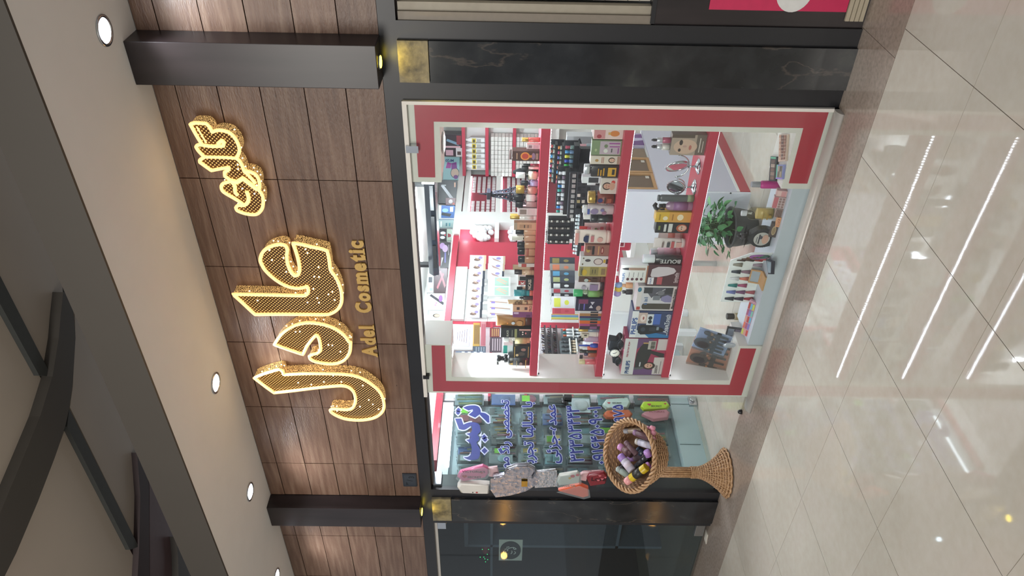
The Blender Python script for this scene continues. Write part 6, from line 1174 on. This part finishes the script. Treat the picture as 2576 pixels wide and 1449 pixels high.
# ------------------------------------------------------------------ bags hanging by the door hinge and on the peg wall
def pouch(label,px,plane,th,col,text=(),group=None,name='pouch',cat='bag',rough=.3,film=False,metal=0,shapes=()):
    """flat pouch: px outline in the photo on a plane; text = [(string, cx, cy, width px, colour)] set to run down"""
    ax_=next(iter(plane)); W_=[at(x,y,**plane) for x,y in px]; c=sum(W_,Vector())/len(W_)
    t=thing(name,label,cat,c,0,group)
    if ax_=='Y': Q=[(p.x-c.x,p.z-c.z) for p in W_]; f=lambda u,v,w:(u,-w,v)
    else: Q=[(p.y-c.y,p.z-c.z) for p in W_]; f=lambda u,v,w:(w,u,v)
    MB().prism(Q,f,th).build('pouch_body',mat(col,rough,metal,.12,12,coat=.3),t,.003)
    q=[(u*.86,v*.86) for u,v in Q]; k=MB(); k.loft([[f(u,v,th) for u,v in Q],[f(u,v,th+.010) for u,v in q]],True,True); k.build('pouch_front',mat(col,rough,metal,.12,12,coat=.3),t)
    FR=FRONT.to_4x4() if ax_=='Y' else MD.to_4x4()
    def loc(x,y):
        p=at(x,y,**plane)-c; u=p.x if ax_=='Y' else p.y; return Vector(f(u,p.z,th+.0115))
    for s_,x,y,wpx,colr in text:
        k=MB(); Lw=(at(x-wpx/2,y,**plane)-at(x+wpx/2,y,**plane)).length; tw_,_=text_w(s_,.02)
        text_bm(k,s_,Lw/tw_,Matrix.Translation(loc(x,y)) @ FR @ Matrix.Rotation(math.radians(-90),4,'Z'),.02); k.build('lettering',mat(colr,.5),t)
    for kind,x,y,r,colr in shapes:
        k=MB(); L=loc(x,y); rr=r*5.2/FPX; n_=28
        if kind=='heart':
            hp=[(rr*.06*16*math.sin(a)**3,rr*.06*(13*math.cos(a)-5*math.cos(2*a)-2*math.cos(3*a)-math.cos(4*a))) for a in [2*math.pi*i/n_ for i in range(n_)]]
            hp=[(v,-u) for u,v in hp]
        else: hp=[(rr*math.cos(a),rr*math.sin(a)) for a in [2*math.pi*i/16 for i in range(16)]]
        g_=lambda u,v,w:Vector(L)+Vector(f(u,v,w)); k.prism(hp,g_,.0008); k.build('printed_heart' if kind=='heart' else 'printed_dot',mat(colr,.5),t)
    if film:
        k=MB(); k.prism([(u*1.06,v*1.1) for u,v in Q],lambda u,v,w:f(u,v,w+th+.016),.0005); k.build('clear_film',clear('#f4f8f8',2.2,.06),t)
    return t
d=crop(1060,980,.19324); d2=crop(1380,960,.207)
YH=-.035
VS=lambda cx,cy,w,c:[("VICTORIA'S",cx,cy-6,w,c),('SECRET',cx+2,cy+8,w*.6,c)]
pouch('hot pink spa mask packet with black lettering, hung nearest the lintel by the door hinge',d([(470,1105),(505,1040),(800,962),(870,995),(880,1060),(840,1108),(530,1160)]),{'Y':YH},.02,'#d8709a',VS(1192,1184,58,'#3a2028'),'mask packets by the door hinge',film=True,shapes=[('heart',1169,1190,7,'#b02030'),('heart',1212,1181,4,'#b03040')])
pouch('white mask packet edge-on with a red dot, beside the dark jamb',d([(470,1215),(500,1165),(840,1180),(890,1185),(885,1300),(790,1300),(520,1290)]),{'Y':YH-.01},.035,'#d8d4cc',(),'mask packets by the door hinge',shapes=[('dot',1200,1226,3,'#b04040'),('dot',1190,1226,2,'#4a4440')])
pouch('pale pink folded packet next to the hot pink spa mask',d([(870,1000),(990,985),(1010,1060),(930,1110),(870,1100)]),{'Y':YH+.01},.015,'#d0b0b4',(),'mask packets by the door hinge')
c6=crop(1220,1000,.16556)
pouch('silver quilted cosmetic bag with a gold tag, hung by the door hinge',c6([(120,1160),(290,1130),(330,1040),(480,990),(640,985),(760,1040),(790,1120),(760,1240),(600,1340),(380,1400),(190,1425),(120,1320)]),{'Y':YH-.03},.03,'#9a9aa4',(),None,'cosmetic_bag','bag',.18,True,.9)
for q in bpy.data.objects['cosmetic_bag'].children[:2]: q.data.materials[0]=mat('#b4b5bd',.16,1,.4,26,bump=1.0)
k=MB(); k.tube([at(*q,Y=YH-.085) for q in c6([(300,1140),(340,1060),(480,1010),(640,1010),(740,1060),(770,1140),(720,1220)])],.007,6); p=at(*c6([(600,1300)])[0],Y=YH-.08)
o=k.build('bag_handle',mat('#8a8c96',.2,.7),None); pb=[q for q in bpy.data.objects if q.name.startswith('cosmetic_bag')][-1]; o.parent=pb; o.matrix_parent_inverse=Matrix.Translation(-pb.location)
k=MB(); k.box((p.x-.03,YH-.09,p.z-.022),(p.x+.03,YH-.082,p.z+.022)); o=k.build('gold_tag',mat('#c9a04a',.2,.9),None); o.parent=pb; o.matrix_parent_inverse=Matrix.Translation(-pb.location)
t=pouch('crinkled silver glitter pouch hung below the quilted silver bag',c6([(770,1100),(1075,1070),(1080,1300),(770,1320)]),{'Y':YH+.005},.012,'#c9ccd2',(),None,'foil_pouch','bag',.14,True,.95)
t.children[0].data.materials[0]=mat('#cfd2d6',.12,1,.3,40,bump=1.0); t.children[1].data.materials[0]=mat('#cfd2d6',.12,1,.3,40,bump=1.0)
pouch('white, red and yellow mask packet next to the dark red heart packet',d2([(95,1180),(130,1110),(350,1072),(385,1110),(380,1195),(120,1235)]),{'Y':YH-.05},.02,'#c9cac2',[('SRSRSR',1428,1214,40,'#6a6a60')],'mask packets by the door hinge',film=True,shapes=[('dot',1440,1189,6,'#c03a48'),('dot',1452,1186,5,'#c03a48'),('dot',1433,1194,4,'#d8a83a')])
pouch('orange mask packet in clear wrap, lowest by the dark jamb',d2([(115,1290),(370,1215),(480,1260),(490,1350),(420,1370)]),{'Y':YH-.012},.025,'#e8582a',(),'mask packets by the door hinge',film=True)
pouch('dark red mask packet lettered with hearts, pointing into the wicker basket',d2([(460,1150),(490,1100),(670,1075),(712,1115),(690,1210),(500,1238)]),{'Y':YH-.05},.02,'#7c1722',[('Love',1505,1197,36,'#2c1014')],'mask packets by the door hinge',shapes=[('heart',1504,1199,4,'#d87a84'),('heart',1514,1196,4,'#d87a84'),('heart',1508,1188,4,'#d87a84'),('heart',1522,1192,3,'#d87a84')])
pouch('pale pink mask packet between the white packet and the dark red one',d2([(370,1110),(420,1080),(640,1068),(480,1105),(450,1190),(380,1175)]),{'Y':YH+.01},.012,'#cfa8aa',[('VICTORIA',1475,1178,26,'#7a4a50')],'mask packets by the door hinge')
XP=-4.80
pouch('neon yellow mask packet with black lettering on the peg wall',d2([(1112,320),(1145,265),(1435,262),(1470,310),(1430,355),(1150,362)]),{'X':XP},.02,'#b9d82c',VS(1648,1020,46,'#3a3c20'),'mask packets on the peg wall',shapes=[('heart',1632,1024,6,'#b83040'),('heart',1672,1022,4,'#b83040')])
pouch('soft pink mask packet under the neon yellow one on the peg wall',d2([(1125,420),(1160,395),(1430,362),(1470,400),(1450,465),(1270,490)]),{'X':XP},.025,'#c9808c',[("VICTORIA'S",1650,1043,40,'#8a3a4c')],'mask packets on the peg wall')
pouch('white mask packet with black lettering on the peg wall, partly behind the door stickers',d2([(650,300),(700,235),(960,215),(995,270),(960,340),(700,345)]),{'X':XP},.02,'#c3d0ca',VS(1549,1012,40,'#4a4a44'),'mask packets on the peg wall',shapes=[('heart',1531,1020,5,'#b84048')])
pouch('orange mask packet on the peg wall above the basket rim',d2([(660,420),(700,375),(980,365),(1018,410),(985,455),(700,460)]),{'X':XP},.02,'#e06a3c',[('SECRET',1548,1044,30,'#a03a2a')],'mask packets on the peg wall',shapes=[('heart',1538,1043,5,'#b84a38')])
p=at(1461,1020,X=-4.80); t=thing('bath_sponge','round ribbed pale sponge in its clear packet on the peg wall','sponge',(-4.80,p.y,p.z)); MB().lathe([(.062,0),(.066,.008),(.05,.018),(.01,.02)],28,M=Matrix.Rotation(math.radians(90),4,'Y')).build('sponge_disc',mat('#cfd8da',.7,bump=.8,scale=90),t); MB().box((-.004,-.08,-.08),(-.001,.08,.08)).build('packet_back',mat('#c3cfd2',.4),t)
# hanging bulbs across the mall that the dark glass mirrors
for i,(x,z) in enumerate(((-13.2,1.56),(-13.9,1.6),(-15.2,1.56))):
    t=thing('hanging_bulb',['warm hanging bulb across the corridor, first of three','warm hanging bulb across the corridor, middle of three','warm hanging bulb across the corridor, last of three'][i],'lamp',(x,-6.0,z),0,'corridor bulbs'); MB().ball((0,0,0),.07,10).build('bulb_glass',mat('#ffd080',.4,emit=('#ffb858',40.0)),t); MB().cyl((0,0,.06),(0,0,2.6),.006,6).build('bulb_cord',m_blackpl,t)
